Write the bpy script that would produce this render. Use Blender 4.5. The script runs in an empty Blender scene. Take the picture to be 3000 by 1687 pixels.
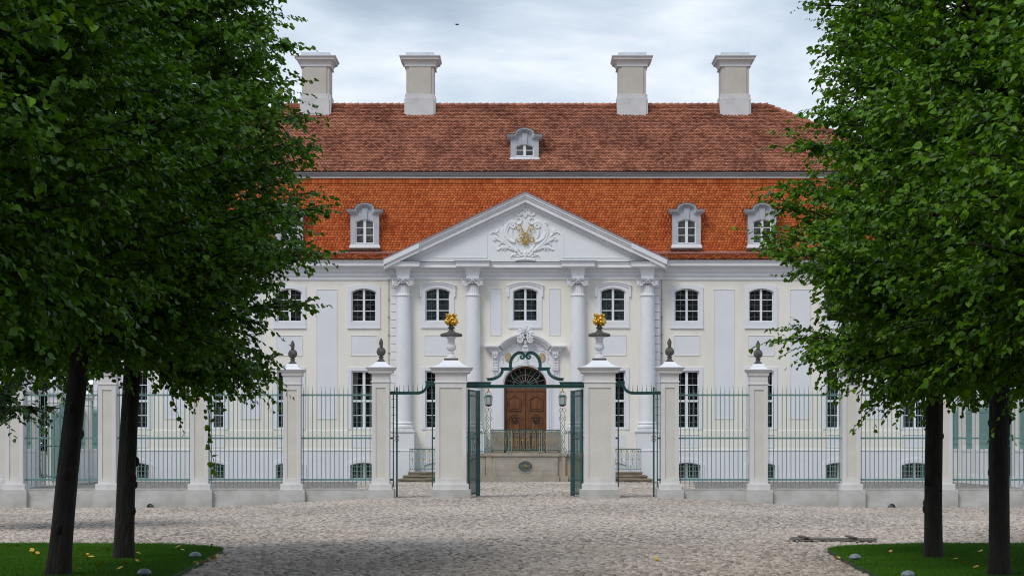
import bpy, math, random
import numpy as np
from math import sin, cos, pi, radians, sqrt
from mathutils import Vector, Matrix
random.seed(7); RNG = np.random.default_rng(7)
S = bpy.context.scene
COL = S.collection

# ------------------------------------------------------------------ camera
cd = bpy.data.cameras.new('camera'); cam = bpy.data.objects.new('camera', cd); COL.objects.link(cam)
cam.location = (0, 0, 1.65); cam.rotation_euler = (pi/2, 0, 0)
cd.lens = 78.0; cd.sensor_width = 36.0; cd.shift_x = -0.013; cd.shift_y = 0.1552
cd.clip_start = 0.5; cd.clip_end = 5000
S.camera = cam
# ------------------------------------------------------------------ world
SUN_EL, SUN_AZ = 49.0, 213.0     # azimuth of the sun seen from the scene, clockwise from +Y
w = bpy.data.worlds.new('World'); S.world = w; w.use_nodes = True
nt = w.node_tree; nt.nodes.clear(); N = nt.nodes.new; L = nt.links.new
out = N('ShaderNodeOutputWorld'); bg = N('ShaderNodeBackground'); bg.inputs[1].default_value = 0.1
sky = N('ShaderNodeTexSky'); sky.sky_type = 'NISHITA'; sky.sun_disc = False
sky.sun_elevation = radians(SUN_EL); sky.sun_rotation = radians(SUN_AZ)
tc = N('ShaderNodeTexCoord')
mp = N('ShaderNodeMapping'); mp.inputs['Scale'].default_value = (6.0, 6.0, 17.0); mp.inputs['Location'].default_value = (0.9, 0.0, 1.35)
mp2 = N('ShaderNodeMapping'); mp2.inputs['Scale'].default_value = (14, 14, 40); mp2.inputs['Location'].default_value = (3.1, 0, 0.4)
n1 = N('ShaderNodeTexNoise'); n1.inputs['Scale'].default_value = 1.0; n1.inputs['Detail'].default_value = 6; n1.inputs['Roughness'].default_value = 0.5
n1.inputs['Distortion'].default_value = 0.4
n2 = N('ShaderNodeTexNoise'); n2.inputs['Scale'].default_value = 1.0; n2.inputs['Detail'].default_value = 7; n2.inputs['Roughness'].default_value = 0.55
sep = N('ShaderNodeSeparateXYZ')
grad = N('ShaderNodeMapRange'); grad.inputs['From Min'].default_value = 0.115; grad.inputs['From Max'].default_value = 0.21
grad.inputs['To Min'].default_value = 0.16; grad.inputs['To Max'].default_value = -0.21
ad = N('ShaderNodeMath'); ad.operation = 'MULTIPLY_ADD'; ad.inputs[1].default_value = 0.35
ad2 = N('ShaderNodeMath'); ad2.operation = 'ADD'
rp = N('ShaderNodeValToRGB'); e = rp.color_ramp.elements
e[0].position = 0.42; e[0].color = (4.1, 5.0, 6.2, 1)
e[1].position = 0.74; e[1].color = (9.3, 9.8, 10.4, 1)
m_ = rp.color_ramp.elements.new(0.57); m_.color = (6.2, 7.1, 8.2, 1)
mx = N('ShaderNodeMix'); mx.data_type = 'RGBA'; mx.inputs[0].default_value = 0.93
L(tc.outputs['Generated'], mp.inputs[0]); L(tc.outputs['Generated'], mp2.inputs[0]); L(tc.outputs['Generated'], sep.inputs[0])
L(mp.outputs[0], n1.inputs['Vector']); L(mp2.outputs[0], n2.inputs['Vector']); L(sep.outputs['Z'], grad.inputs['Value'])
L(n2.outputs[0], ad.inputs[0]); L(n1.outputs[0], ad.inputs[2]); L(ad.outputs[0], ad2.inputs[0]); L(grad.outputs[0], ad2.inputs[1])
L(ad2.outputs[0], rp.inputs[0]); L(sky.outputs[0], mx.inputs[6]); L(rp.outputs[0], mx.inputs[7])
L(mx.outputs[2], bg.inputs[0]); L(bg.outputs[0], out.inputs[0])
# ------------------------------------------------------------------ sun
sd = bpy.data.lights.new('sun', 'SUN'); sd.energy = 1.5; sd.angle = radians(22); sd.color = (1, 0.96, 0.9)
so = bpy.data.objects.new('sun', sd); COL.objects.link(so)
az, el = radians(SUN_AZ), radians(SUN_EL)
sdir = Vector((sin(az)*cos(el), cos(az)*cos(el), sin(el)))     # towards the sun
so.rotation_euler = sdir.to_track_quat('Z', 'Y').to_euler(); so.location = (-20, -20, 40)
vs = S.view_settings; vs.view_transform = 'Standard'; vs.look = 'None'; vs.gamma = 1; vs.exposure = 0.14
try: S.cycles.filter_width = 1.1
except Exception: pass
try: vs.use_curve_mapping = False
except Exception: pass

# ------------------------------------------------------------------ materials
def mat(name, c1, c2=None, rough=0.7, scale=2.0, detail=5, bump=0.0, bscale=None, metal=0.0, spec=0.5, vec=(1,1,1), lo=0.35, hi=0.65,
        c3=None, s3=0.4, lo3=0.55, hi3=0.7, attr=None, attr_w=1.0, trans=0.0, bdist=0.02):
    m = bpy.data.materials.new(name); m.use_nodes = True; t = m.node_tree; b = t.nodes['Principled BSDF']
    b.inputs['Roughness'].default_value = rough; b.inputs['Metallic'].default_value = metal
    b.inputs['Specular IOR Level'].default_value = spec
    def nd(k): return t.nodes.new(k)
    co = nd('ShaderNodeTexCoord'); mpp = nd('ShaderNodeMapping'); mpp.inputs['Scale'].default_value = vec
    t.links.new(co.outputs['Object'], mpp.inputs[0])
    if c2 is None: c2 = tuple(x*0.88 for x in c1)
    nz = nd('ShaderNodeTexNoise'); nz.inputs['Scale'].default_value = scale; nz.inputs['Detail'].default_value = detail
    t.links.new(mpp.outputs[0], nz.inputs['Vector'])
    mr = nd('ShaderNodeMapRange'); mr.inputs['From Min'].default_value = lo; mr.inputs['From Max'].default_value = hi
    mix = nd('ShaderNodeMix'); mix.data_type = 'RGBA'
    mix.inputs[6].default_value = (*c1, 1); mix.inputs[7].default_value = (*c2, 1)
    if attr:
        at = nd('ShaderNodeAttribute'); at.attribute_name = attr
        a1 = nd('ShaderNodeMath'); a1.operation = 'MULTIPLY_ADD'; a1.inputs[1].default_value = attr_w; 
        a2 = nd('ShaderNodeMath'); a2.operation = 'MULTIPLY_ADD'; a2.inputs[1].default_value = 1-attr_w; a2.inputs[2].default_value = 0
        t.links.new(nz.outputs[0], mr.inputs['Value']); t.links.new(mr.outputs[0], a2.inputs[0]); t.links.new(a2.outputs[0], a1.inputs[2])
        t.links.new(at.outputs['Fac'], a1.inputs[0]); t.links.new(a1.outputs[0], mix.inputs[0])
    else:
        t.links.new(nz.outputs[0], mr.inputs['Value']); t.links.new(mr.outputs[0], mix.inputs[0])
    colo = mix.outputs[2]
    if c3:
        n3 = nd('ShaderNodeTexNoise'); n3.inputs['Scale'].default_value = s3; n3.inputs['Detail'].default_value = 6; n3.inputs['Roughness'].default_value = 0.65
        t.links.new(mpp.outputs[0], n3.inputs['Vector'])
        r3 = nd('ShaderNodeMapRange'); r3.inputs['From Min'].default_value = lo3; r3.inputs['From Max'].default_value = hi3
        mm = nd('ShaderNodeMix'); mm.data_type = 'RGBA'; mm.inputs[7].default_value = (*c3, 1)
        t.links.new(n3.outputs[0], r3.inputs['Value']); t.links.new(r3.outputs[0], mm.inputs[0]); t.links.new(colo, mm.inputs[6]); colo = mm.outputs[2]
    t.links.new(colo, b.inputs['Base Color'])
    if bump:
        bn = nd('ShaderNodeTexNoise'); bn.inputs['Scale'].default_value = bscale or scale*4; bn.inputs['Detail'].default_value = 6
        t.links.new(mpp.outputs[0], bn.inputs['Vector'])
        bp = nd('ShaderNodeBump'); bp.inputs['Strength'].default_value = bump; bp.inputs['Distance'].default_value = bdist
        t.links.new(bn.outputs[0], bp.inputs['Height']); t.links.new(bp.outputs[0], b.inputs['Normal'])
    if trans:
        o = t.nodes['Material Output']; tr = nd('ShaderNodeBsdfTranslucent'); ms = nd('ShaderNodeMixShader'); ms.inputs[0].default_value = trans
        t.links.new(colo, tr.inputs[0]); t.links.new(b.outputs[0], ms.inputs[1]); t.links.new(tr.outputs[0], ms.inputs[2]); t.links.new(ms.outputs[0], o.inputs[0])
    return m
M = {}
M['cream'] = mat('cream_plaster', (0.82,0.79,0.725), (0.78,0.745,0.675), 0.85, 0.7, 8, 0.25, 9, c3=(0.70,0.65,0.565), s3=0.6, lo3=0.52, hi3=0.8, vec=(1.3,1,0.3))
M['lilac'] = mat('lilac_white_plaster', (0.75,0.757,0.79), (0.71,0.715,0.75), 0.85, 0.8, 8, 0.25, 9)
M['white'] = mat('white_stucco', (0.78,0.78,0.80), (0.72,0.72,0.745), 0.8, 1.5, 8, 0.2, 12, c3=(0.66,0.65,0.63), s3=0.8, lo3=0.58, hi3=0.8)
M['ped'] = mat('tympanum_white', (0.80,0.81,0.83), (0.77,0.78,0.80), 0.8, 1.0, 6, 0.15, 12)
M['wframe'] = mat('window_paint', (0.80,0.81,0.84), (0.76,0.77,0.80), 0.45, 3)
M['lead2'] = mat('pale_lead_bar', (0.17,0.175,0.18), None, 0.5, 3)
M['lead'] = mat('lead_bar', (0.10,0.105,0.11), None, 0.5, 3)
M['dormer'] = mat('dormer_zinc_grey', (0.48,0.50,0.54), (0.40,0.42,0.46), 0.7, 2.5, 8, 0.2, 20)
M['gutter'] = mat('red_lead_gutter', (0.30,0.15,0.14), (0.22,0.11,0.11), 0.45, 3)
M['band'] = mat('weathered_white_timber', (0.31,0.30,0.30), (0.20,0.195,0.195), 0.8, 1.2, 8, vec=(0.3,1,6), lo=0.4, hi=0.7)
M['tile_low'] = mat('orange_tile', (0.50,0.092,0.030), (0.86,0.25,0.080), 0.8, 0.8, 6, 0.3, 30, attr='rnd', attr_w=0.7, spec=0.15, c3=(0.27,0.075,0.035), s3=0.45, lo3=0.60, hi3=0.85)
M['tile_up'] = mat('brown_red_tile', (0.15,0.050,0.034), (0.62,0.255,0.155), 0.85, 0.9, 7, 0.3, 30, attr='rnd', attr_w=0.62, spec=0.15, c3=(0.085,0.05,0.045), s3=0.38, lo3=0.52, hi3=0.85)
M['roofdark'] = mat('tile_gap_dirt_shade', (0.055,0.014,0.008), None, 0.95, spec=0.1)  # dirty tile edges and the shade between rows, painted as one dark
M['chcream'] = mat('chimney_render', (0.54,0.505,0.45), (0.485,0.45,0.40), 0.85, 1.2, 8, 0.2, 12)
M['chwhite'] = mat('chimney_white', (0.64,0.63,0.63), (0.57,0.565,0.57), 0.85, 1.2, 8, 0.2, 12, c3=(0.46,0.44,0.42), s3=1.2, lo3=0.6, hi3=0.8)
M['dark_matte'] = mat('dark_matte_fill', (0.12,0.11,0.10), None, 0.9)  # flat dark for ironwork and for shade painted into hollows
M['tank'] = mat('flue_box_pale', (0.62,0.66,0.72), None, 0.5)
M['pillar'] = mat('pillar_white_stucco', (0.70,0.68,0.665), (0.64,0.62,0.605), 0.85, 1.6, 8, 0.25, 14, c3=(0.54,0.52,0.49), s3=1.3, lo3=0.52, hi3=0.8, vec=(1.4,1,0.45))
M['pillarcream'] = mat('pillar_cream_panel', (0.67,0.64,0.57), (0.62,0.585,0.515), 0.85, 1.6, 8, 0.25, 14)
M['cap'] = mat('pillar_cap_metal_white', (0.84,0.85,0.88), (0.80,0.81,0.84), 0.5, 1.5)
M['base'] = mat('damp_plinth_render', (0.56,0.55,0.53), (0.43,0.42,0.39), 0.9, 1.6, 9, 0.35, 14, c3=(0.40,0.34,0.24), s3=1.0, lo3=0.58, hi3=0.78, vec=(1,1,1.6))
M['stone'] = mat('travertine', (0.42,0.375,0.31), (0.33,0.29,0.24), 0.85, 2.0, 8, 0.4, 20, c3=(0.45,0.345,0.20), s3=0.9, lo3=0.55, hi3=0.72)
M['steps'] = mat('dark_step_stone', (0.30,0.25,0.18), (0.17,0.14,0.10), 0.85, 2.5, 8, 0.4, 20, vec=(1,1,4))
M['green'] = mat('verdigris_iron', (0.013,0.068,0.060), (0.024,0.098,0.086), 0.4, 5, 6, c3=(0.055,0.07,0.055), s3=6, lo3=0.62, hi3=0.75)
M['greenl'] = mat('faded_verdigris_iron', (0.15,0.275,0.255), (0.105,0.21,0.195), 0.5, 4, 6)
M['greenp'] = mat('pale_green_iron', (0.27,0.37,0.31), (0.15,0.25,0.21), 0.5, 9, 6)
M['gold'] = mat('gilding', (0.85,0.52,0.10), (0.62,0.36,0.06), 0.28, 8, metal=1.0)
M['goldm'] = mat('gilt_bronze', (0.62,0.43,0.10), (0.44,0.29,0.06), 0.35, 8, metal=0.75)
M['urnstone'] = mat('weathered_dark_stone', (0.075,0.07,0.063), (0.17,0.16,0.145), 0.9, 9, 8, 0.5, 40, lo=0.45, hi=0.8)
M['urnwhite'] = mat('white_urn_stone', (0.66,0.66,0.68), (0.52,0.51,0.50), 0.8, 5, 8, 0.3, 40, lo=0.5, hi=0.8)
M['wood'] = mat('oak_door', (0.20,0.070,0.020), (0.10,0.035,0.012), 0.45, 5, 8, 0.3, 20, vec=(2,2,0.35))
M['wooddark'] = mat('oak_dark', (0.075,0.027,0.012), (0.045,0.017,0.01), 0.5, 5)
M['tan'] = mat('sandstone_dado', (0.30,0.25,0.20), (0.22,0.185,0.15), 0.85, 3, 8)
M['ochre'] = mat('ochre_medallion', (0.52,0.42,0.27), (0.36,0.26,0.14), 0.8, 9, 8)
M['bark'] = mat('linden_bark', (0.026,0.022,0.018), (0.013,0.011,0.0095), 0.9, 6, 9, 0.9, 9, vec=(3,3,0.7), c3=(0.045,0.045,0.036), s3=3, lo3=0.63, hi3=0.72, bdist=0.05)
M['leaf'] = mat('linden_leaf', (0.020,0.082,0.002), (0.200,0.405,0.010), 0.42, 0.9, 3, attr='rnd', attr_w=0.75, trans=0.3, spec=0.34)
M['leafb'] = mat('bush_leaf', (0.05,0.12,0.012), (0.12,0.24,0.03), 0.5, 0.9, 3, attr='rnd', attr_w=0.8, trans=0.25)
M['leaf2'] = mat('maple_leaf', (0.016,0.050,0.008), (0.05,0.12,0.016), 0.42, 0.9, 3, attr='rnd', attr_w=0.75, trans=0.2)
M['grass'] = mat('lawn_grass', (0.040,0.135,0.004), (0.078,0.205,0.008), 0.7, 1.2, 4, attr='rnd', attr_w=0.5, spec=0.15, c3=(0.13,0.17,0.02), s3=0.7, lo3=0.58, hi3=0.8)
M['soil'] = mat('lawn_soil', (0.022,0.060,0.008), (0.035,0.075,0.012), 0.9, 8)
M['fallen'] = mat('yellow_leaf', (0.75,0.50,0.03), (0.55,0.28,0.03), 0.6, 20)
M['lampd'] = mat('lamp_dome_metal', (0.24,0.28,0.33), (0.17,0.20,0.24), 0.45, 12)
M['boards'] = mat('weathered_boards', (0.20,0.185,0.165), (0.10,0.09,0.08), 0.85, 4, 8, vec=(0.4,3,3))
M['bird'] = mat('dark_feather', (0.03,0.03,0.035), None, 0.8)
M['cloth'] = mat('pale_curtain', (0.075,0.075,0.07), (0.04,0.04,0.038), 0.9, 6, vec=(3,1,0.3))
M['stonepav'] = mat('cobble_stone', (0.70,0.60,0.52), (0.14,0.115,0.098), 0.85, 14, 4, 0.3, 40, attr='rnd', attr_w=0.82, spec=0.25, c3=(0.34,0.275,0.21), s3=0.22, lo3=0.54, hi3=0.85)
M['glassl'] = mat('lantern_glass', (0.40,0.44,0.42), None, 0.1, 3)
def glassmat(name, col, wob):
    m = mat(name, col, tuple(x*0.5 for x in col), 0.04, 3.0, 4, 0, spec=0.5)
    t = m.node_tree; b = t.nodes['Principled BSDF']
    oi = t.nodes.new('ShaderNodeObjectInfo'); cc = t.nodes.new('ShaderNodeTexCoord'); va = t.nodes.new('ShaderNodeVectorMath'); va.operation = 'MULTIPLY_ADD'
    ml = t.nodes.new('ShaderNodeMath'); ml.operation = 'MULTIPLY'; ml.inputs[1].default_value = 37.0; t.links.new(oi.outputs['Random'], ml.inputs[0])
    va.inputs[1].default_value = (1.6,1.0,0.7); t.links.new(cc.outputs['Object'], va.inputs[0]); t.links.new(ml.outputs[0], va.inputs[2])
    nb = t.nodes.new('ShaderNodeTexNoise'); nb.inputs['Scale'].default_value = 1.3; nb.inputs['Detail'].default_value = 7; nb.inputs['Roughness'].default_value = 0.65; t.links.new(va.outputs[0], nb.inputs['Vector'])
    rr_ = t.nodes.new('ShaderNodeValToRGB'); e_ = rr_.color_ramp.elements; e_[0].position = 0.44; e_[0].color = (*[x*0.4 for x in col],1); e_[1].position = 0.60; e_[1].color = (*[x*1.7 for x in col],1)  # blotches in the base colour paint in reflections and curtains
    t.links.new(nb.outputs[0], rr_.inputs[0]); t.links.new(rr_.outputs[0], b.inputs['Base Color'])
    tcx = t.nodes.new('ShaderNodeTexCoord'); nz = t.nodes.new('ShaderNodeTexNoise'); nz.inputs['Scale'].default_value = 2.6
    t.links.new(tcx.outputs['Object'], nz.inputs['Vector'])
    bp = t.nodes.new('ShaderNodeBump'); bp.inputs['Strength'].default_value = wob; bp.inputs['Distance'].default_value = 0.05
    t.links.new(nz.outputs[0], bp.inputs['Height']); t.links.new(bp.outputs[0], b.inputs['Normal'])
    return m
M['glass'] = glassmat('window_glass', (0.006,0.007,0.008), 0.12)
M['glass2'] = glassmat('window_glass_pale', (0.013,0.022,0.027), 0.15)
# cobbled ground sheet (far parts): voronoi stones in colour and bump
def groundmat():
    m = bpy.data.materials.new('cobbled_ground'); m.use_nodes = True; t = m.node_tree; b = t.nodes['Principled BSDF']
    b.inputs['Roughness'].default_value = 0.85
    c = t.nodes.new('ShaderNodeTexCoord'); v = t.nodes.new('ShaderNodeTexVoronoi'); v.inputs['Scale'].default_value = 6.5
    t.links.new(c.outputs['Object'], v.inputs['Vector'])
    se = t.nodes.new('ShaderNodeSeparateColor'); t.links.new(v.outputs['Color'], se.inputs[0])
    r = t.nodes.new('ShaderNodeValToRGB'); e = r.color_ramp.elements; e[0].color = (0.22,0.18,0.165,1); e[1].color = (0.56,0.48,0.43,1)
    t.links.new(se.outputs[0], r.inputs[0])
    d = t.nodes.new('ShaderNodeMapRange'); d.inputs['From Min'].default_value = 0.25; d.inputs['From Max'].default_value = 0.6
    mm = t.nodes.new('ShaderNodeMix'); mm.data_type = 'RGBA'; mm.inputs[7].default_value = (0.13,0.11,0.095,1)
    t.links.new(v.outputs['Distance'], d.inputs['Value']); t.links.new(d.outputs[0], mm.inputs[0]); t.links.new(r.outputs[0], mm.inputs[6])
    t.links.new(mm.outputs[2], b.inputs['Base Color'])
    bp = t.nodes.new('ShaderNodeBump'); bp.invert = True; bp.inputs['Strength'].default_value = 0.6; bp.inputs['Distance'].default_value = 0.03
    t.links.new(v.outputs['Distance'], bp.inputs['Height']); t.links.new(bp.outputs[0], b.inputs['Normal'])
    return m
M['ground'] = groundmat()

# ------------------------------------------------------------------ helpers
F_ = 6500.0
def W(px, py, D): return ((px-1539)*D/F_, D, 1.65-(py-1309)*D/F_)
def ZZ(py, D): return 1.65-(py-1309)*D/F_
def XX(px, D): return (px-1539)*D/F_
WORLD = {}
def empty(name, loc, label=None, cat=None, group=None, parent=None):
    o = bpy.data.objects.new(name, None); COL.objects.link(o); o.empty_display_size = 0.3
    WORLD[o.name] = Vector(loc)
    if parent: o.parent = parent; o.location = Vector(loc)-WORLD[parent.name]
    else: o.location = loc
    if label: o['label'] = label
    if cat: o['category'] = cat
    if group: o['group'] = group
    return o
def tag(o, label=None, cat=None, group=None, kind=None):
    if label: o['label'] = label
    if cat: o['category'] = cat
    if group: o['group'] = group
    if kind: o['kind'] = kind
    return o
def linkmesh(name, me, parent=None, org=None):
    o = bpy.data.objects.new(name, me); COL.objects.link(o)
    if org is None: org = WORLD[parent.name] if parent else Vector((0,0,0))
    WORLD[o.name] = Vector(org)
    if parent: o.parent = parent; o.location = Vector(org)-WORLD[parent.name]
    else: o.location = org
    return o
def copy_tree(o, delta=(0,0,0), parent=None):
    c = o.copy(); COL.objects.link(c); WORLD[c.name] = WORLD[o.name]+Vector(delta)
    if parent is not None: c.parent = parent
    else: c.location = Vector(o.location)+Vector(delta)
    for ch in list(o.children): copy_tree(ch, delta, c)
    return c
def copy_part(o, delta):
    c = copy_tree(o, delta, o.parent); c.location = Vector(o.location)+Vector(delta); return c
class MB:
    def __init__(s): s.v = []; s.f = []; s.mi = []; s.cur = 0
    def add(s, vs, fs):
        b = len(s.v); s.v += [tuple(p) for p in vs]; s.f += [tuple(i+b for i in f) for f in fs]; s.mi += [s.cur]*len(fs); return s
    def box(s, x0, x1, y0, y1, z0, z1):
        return s.add([(x0,y0,z0),(x1,y0,z0),(x1,y1,z0),(x0,y1,z0),(x0,y0,z1),(x1,y0,z1),(x1,y1,z1),(x0,y1,z1)],
                     [(0,3,2,1),(4,5,6,7),(0,1,5,4),(1,2,6,5),(2,3,7,6),(3,0,4,7)])
    def plate(s, poly, yf, yb):       # poly in XZ counter-clockwise seen from -Y
        n = len(poly)
        vs = [(x,yf,z) for x,z in poly]+[(x,yb,z) for x,z in poly]
        fs = [tuple(range(n)), tuple(range(2*n-1, n-1, -1))]+[(i,(i+1)%n+0 if False else (i+n), (i+1)%n+n, (i+1)%n) for i in range(n)]
        return s.add(vs, fs)
    def strip(s, A, B, yf, yb, closed=False):   # A outer path, B inner path in XZ
        n = len(A); vs = [(x,yf,z) for x,z in A]+[(x,yf,z) for x,z in B]+[(x,yb,z) for x,z in A]+[(x,yb,z) for x,z in B]
        fs = []; m = n if closed else n-1
        for i in range(m):
            j = (i+1)%n
            fs += [(i,j,n+j,n+i),(2*n+j,2*n+i,3*n+i,3*n+j),(i,2*n+i,2*n+j,j),(n+j,3*n+j,3*n+i,n+i)]
        if not closed: fs += [(0,n,3*n,2*n),(n-1,3*n-1,4*n-1,2*n-1)]
        return s.add(vs, fs)
    def ribbon(s, path, t, yf, yb):
        n = len(path); A = []; B = []
        for i,(x,z) in enumerate(path):
            a = path[max(i-1,0)]; b = path[min(i+1,n-1)]; dx, dz = b[0]-a[0], b[1]-a[1]; l = sqrt(dx*dx+dz*dz) or 1
            tt = t[i] if isinstance(t,(list,tuple)) else t
            A.append((x-dz/l*tt/2, z+dx/l*tt/2)); B.append((x+dz/l*tt/2, z-dx/l*tt/2))
        return s.strip(A, B, yf, yb)
    def profx(s, prof, x0, x1):       # closed polygon (y,z) extruded along X
        n = len(prof); vs = [(x0,y,z) for y,z in prof]+[(x1,y,z) for y,z in prof]
        return s.add(vs, [tuple(range(n)), tuple(range(2*n-1,n-1,-1))]+[(i,i+n,(i+1)%n+n,(i+1)%n) for i in range(n)])
    def profy(s, prof, y0, y1): return s.plate(prof, y0, y1)
    def sq(s, prof, cx, cy, ey=0.0, cap=True):    # square lathe: (half, z); ey added to the half in Y
        vs = []; fs = []
        for h,z in prof: vs += [(cx-h,cy-h-ey,z),(cx+h,cy-h-ey,z),(cx+h,cy+h+ey,z),(cx-h,cy+h+ey,z)]
        for i in range(len(prof)-1):
            for k in range(4):
                a = i*4+k; b = i*4+(k+1)%4; fs.append((a,b,b+4,a+4))
        if cap: fs += [(3,2,1,0), tuple(len(vs)-4+k for k in range(4))]
        return s.add(vs, fs)
    def lathe(s, prof, cx, cy, n=24, flute=None):
        vs = []; fs = []
        for r,z in prof:
            for k in range(n):
                a = 2*pi*k/n; rr = r*(1+(flute(k,r,z) if flute else 0)); vs.append((cx+rr*cos(a), cy+rr*sin(a), z))
        for i in range(len(prof)-1):
            for k in range(n):
                a = i*n+k; b = i*n+(k+1)%n; fs.append((a,b,b+n,a+n))
        fs += [tuple(range(n-1,-1,-1)), tuple(len(vs)-n+k for k in range(n))]
        return s.add(vs, fs)
    def tube(s, pts, r, n=6, flat=1.0):
        P = [Vector(p) for p in pts]; vs = []; fs = []; m = len(P)
        for i,p in enumerate(P):
            d = (P[min(i+1,m-1)]-P[max(i-1,0)]); d = d.normalized() if d.length > 1e-9 else Vector((0,0,1))
            u = d.cross(Vector((0,1,0))); 
            if u.length < 0.1: u = d.cross(Vector((1,0,0)))
            u.normalize(); v = d.cross(u); rr = r[i] if isinstance(r,(list,tuple)) else r
            for k in range(n):
                a = 2*pi*k/n; vs.append(p+u*rr*cos(a)+v*rr*flat*sin(a))
        for i in range(m-1):
            for k in range(n):
                a = i*n+k; b = i*n+(k+1)%n; fs.append((a,b,b+n,a+n))
        fs += [tuple(range(n-1,-1,-1)), tuple(len(vs)-n+k for k in range(n))]
        return s.add(vs, fs)
    def sphere(s, c, r, n=12, sx=1, sy=1, sz=1, half=False):
        prof = []; m = n//2; vs = []; fs = []
        for i in range(m+1):
            t = (-pi/2 if not half else 0)+ (pi if not half else pi/2)*i/m
            for k in range(n):
                a = 2*pi*k/n; vs.append((c[0]+sx*r*cos(t)*cos(a), c[1]+sy*r*cos(t)*sin(a), c[2]+sz*r*sin(t)))
        for i in range(m):
            for k in range(n):
                a = i*n+k; b = i*n+(k+1)%n; fs.append((a,b,b+n,a+n))
        return s.add(vs, fs)
    def build(s, name, mt, parent=None, org=None, smooth=False, attr=None, autos=False):
        if org is None: org = WORLD[parent.name] if parent else Vector((0,0,0))
        ox,oy,oz = org
        me = bpy.data.meshes.new(name); me.from_pydata([(x-ox,y-oy,z-oz) for x,y,z in s.v], [], s.f)
        for m in (mt if isinstance(mt,(list,tuple)) else [mt]): me.materials.append(M[m] if isinstance(m,str) else m)
        if any(s.mi): me.polygons.foreach_set('material_index', s.mi)
        if smooth: me.polygons.foreach_set('use_smooth', [True]*len(s.f))
        if smooth and autos: 
            try: me.set_sharp_from_angle(angle=radians(40))
            except Exception: pass
        if attr is not None:
            at = me.attributes.new('rnd','FLOAT','FACE'); at.data.foreach_set('value', attr)
        me.update(); 
        import bmesh
        if len(s.f) < 60000:
            bm = bmesh.new(); bm.from_mesh(me); bmesh.ops.recalc_face_normals(bm, faces=bm.faces); bm.to_mesh(me); bm.free()
        return linkmesh(name, me, parent, org)
def npmesh(name, V, Fq, mt, rnd=None, smooth=False):
    me = bpy.data.meshes.new(name); n, k = Fq.shape
    me.vertices.add(len(V)); me.vertices.foreach_set('co', V.astype(np.float32).ravel())
    me.loops.add(n*k); me.loops.foreach_set('vertex_index', Fq.astype(np.int32).ravel())
    me.polygons.add(n); me.polygons.foreach_set('loop_start', np.arange(0, n*k, k, dtype=np.int32))
    try: me.polygons.foreach_set('loop_total', np.full(n, k, dtype=np.int32))
    except Exception: pass
    me.polygons.foreach_set('use_smooth', np.full(n, smooth))
    me.materials.append(M[mt] if isinstance(mt,str) else mt)
    if rnd is not None:
        at = me.attributes.new('rnd','FLOAT','FACE'); at.data.foreach_set('value', rnd.astype(np.float32))
    me.update(calc_edges=True); me.validate()
    return me
def arch(x0, x1, z0, zs, zc, n=12):
    """closed outline: bottom-left, bottom-right, right spring, arc, left spring"""
    p = [(x0,z0),(x1,z0)]; c = (x0+x1)/2; h = (x1-x0)/2; rise = zc-zs
    if rise < 1e-4: return p+[(x1-(x1-x0)*i/n, zs) for i in range(n+1)]
    R = (h*h+rise*rise)/(2*rise); zc0 = zc-R; a0 = math.asin(min(1,h/R))
    if rise >= h*0.999: # ellipse
        return p+[(c+h*cos(pi*i/n), zs+rise*sin(pi*i/n)) for i in range(n+1)]
    return p+[(c+R*sin(a0-2*a0*i/n), zc0+R*cos(a0-2*a0*i/n)) for i in range(n+1)]
def ell(x0, x1, z0, zs, zc, n=20):
    c = (x0+x1)/2; h = (x1-x0)/2; return [(x0,z0),(x1,z0)]+[(c+h*cos(pi*i/n), zs+(zc-zs)*sin(pi*i/n)) for i in range(n+1)]
def spiral(cx, cz, r0, r1, a0, turns, n=26):
    return [(cx+(r0+(r1-r0)*i/n)*cos(a0+turns*2*pi*i/n), cz+(r0+(r1-r0)*i/n)*sin(a0+turns*2*pi*i/n)) for i in range(n+1)]
def smooth_path(pts, k=6):
    out = []; n = len(pts)
    for i in range(n-1):
        p0 = pts[max(i-1,0)]; p1 = pts[i]; p2 = pts[i+1]; p3 = pts[min(i+2,n-1)]
        for j in range(k):
            t = j/k; out.append(tuple(0.5*((2*p1[d])+(-p0[d]+p2[d])*t+(2*p0[d]-5*p1[d]+4*p2[d]-p3[d])*t*t+(-p0[d]+3*p1[d]-3*p2[d]+p3[d])*t**3) for d in range(len(p1))))
    out.append(tuple(pts[-1])); return out
def ss(t): t = max(0.0, min(1.0, t)); return t*t*(3-2*t)

# ------------------------------------------------------------------ ground
def gz(x, y):
    a = ss((abs(x)-3.8)/7.2); b = ss((y-46)/22)*(1-ss((y-71.8)/1.2)); return -0.31*a*b
def g_np(x, y):
    def s(t): t = np.clip(t,0,1); return t*t*(3-2*t)
    return -0.31*s((np.abs(x)-3.8)/7.2)*s((y-46)/22)*(1-s((y-71.8)/1.2))
xs = np.concatenate([[-900,-300,-100,-50], np.linspace(-30,30,61), [50,100,300,900]])
ys = np.concatenate([[-600,-200,-60,-20,0,10,20], np.linspace(26,76,101), np.linspace(78,126,17), [150,200,400,1500]])
gx, gy = np.meshgrid(xs, ys); V = np.stack([gx.ravel(), gy.ravel(), (g_np(gx,gy)-0.025).ravel()],1)
nx, ny = len(xs), len(ys); ii, jj = np.meshgrid(np.arange(nx-1), np.arange(ny-1)); a = (jj*nx+ii).ravel()
o = linkmesh('ground', npmesh('ground', V, np.stack([a,a+1,a+nx+1,a+nx],1), 'ground', smooth=True)); o['kind'] = 'structure'
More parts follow.
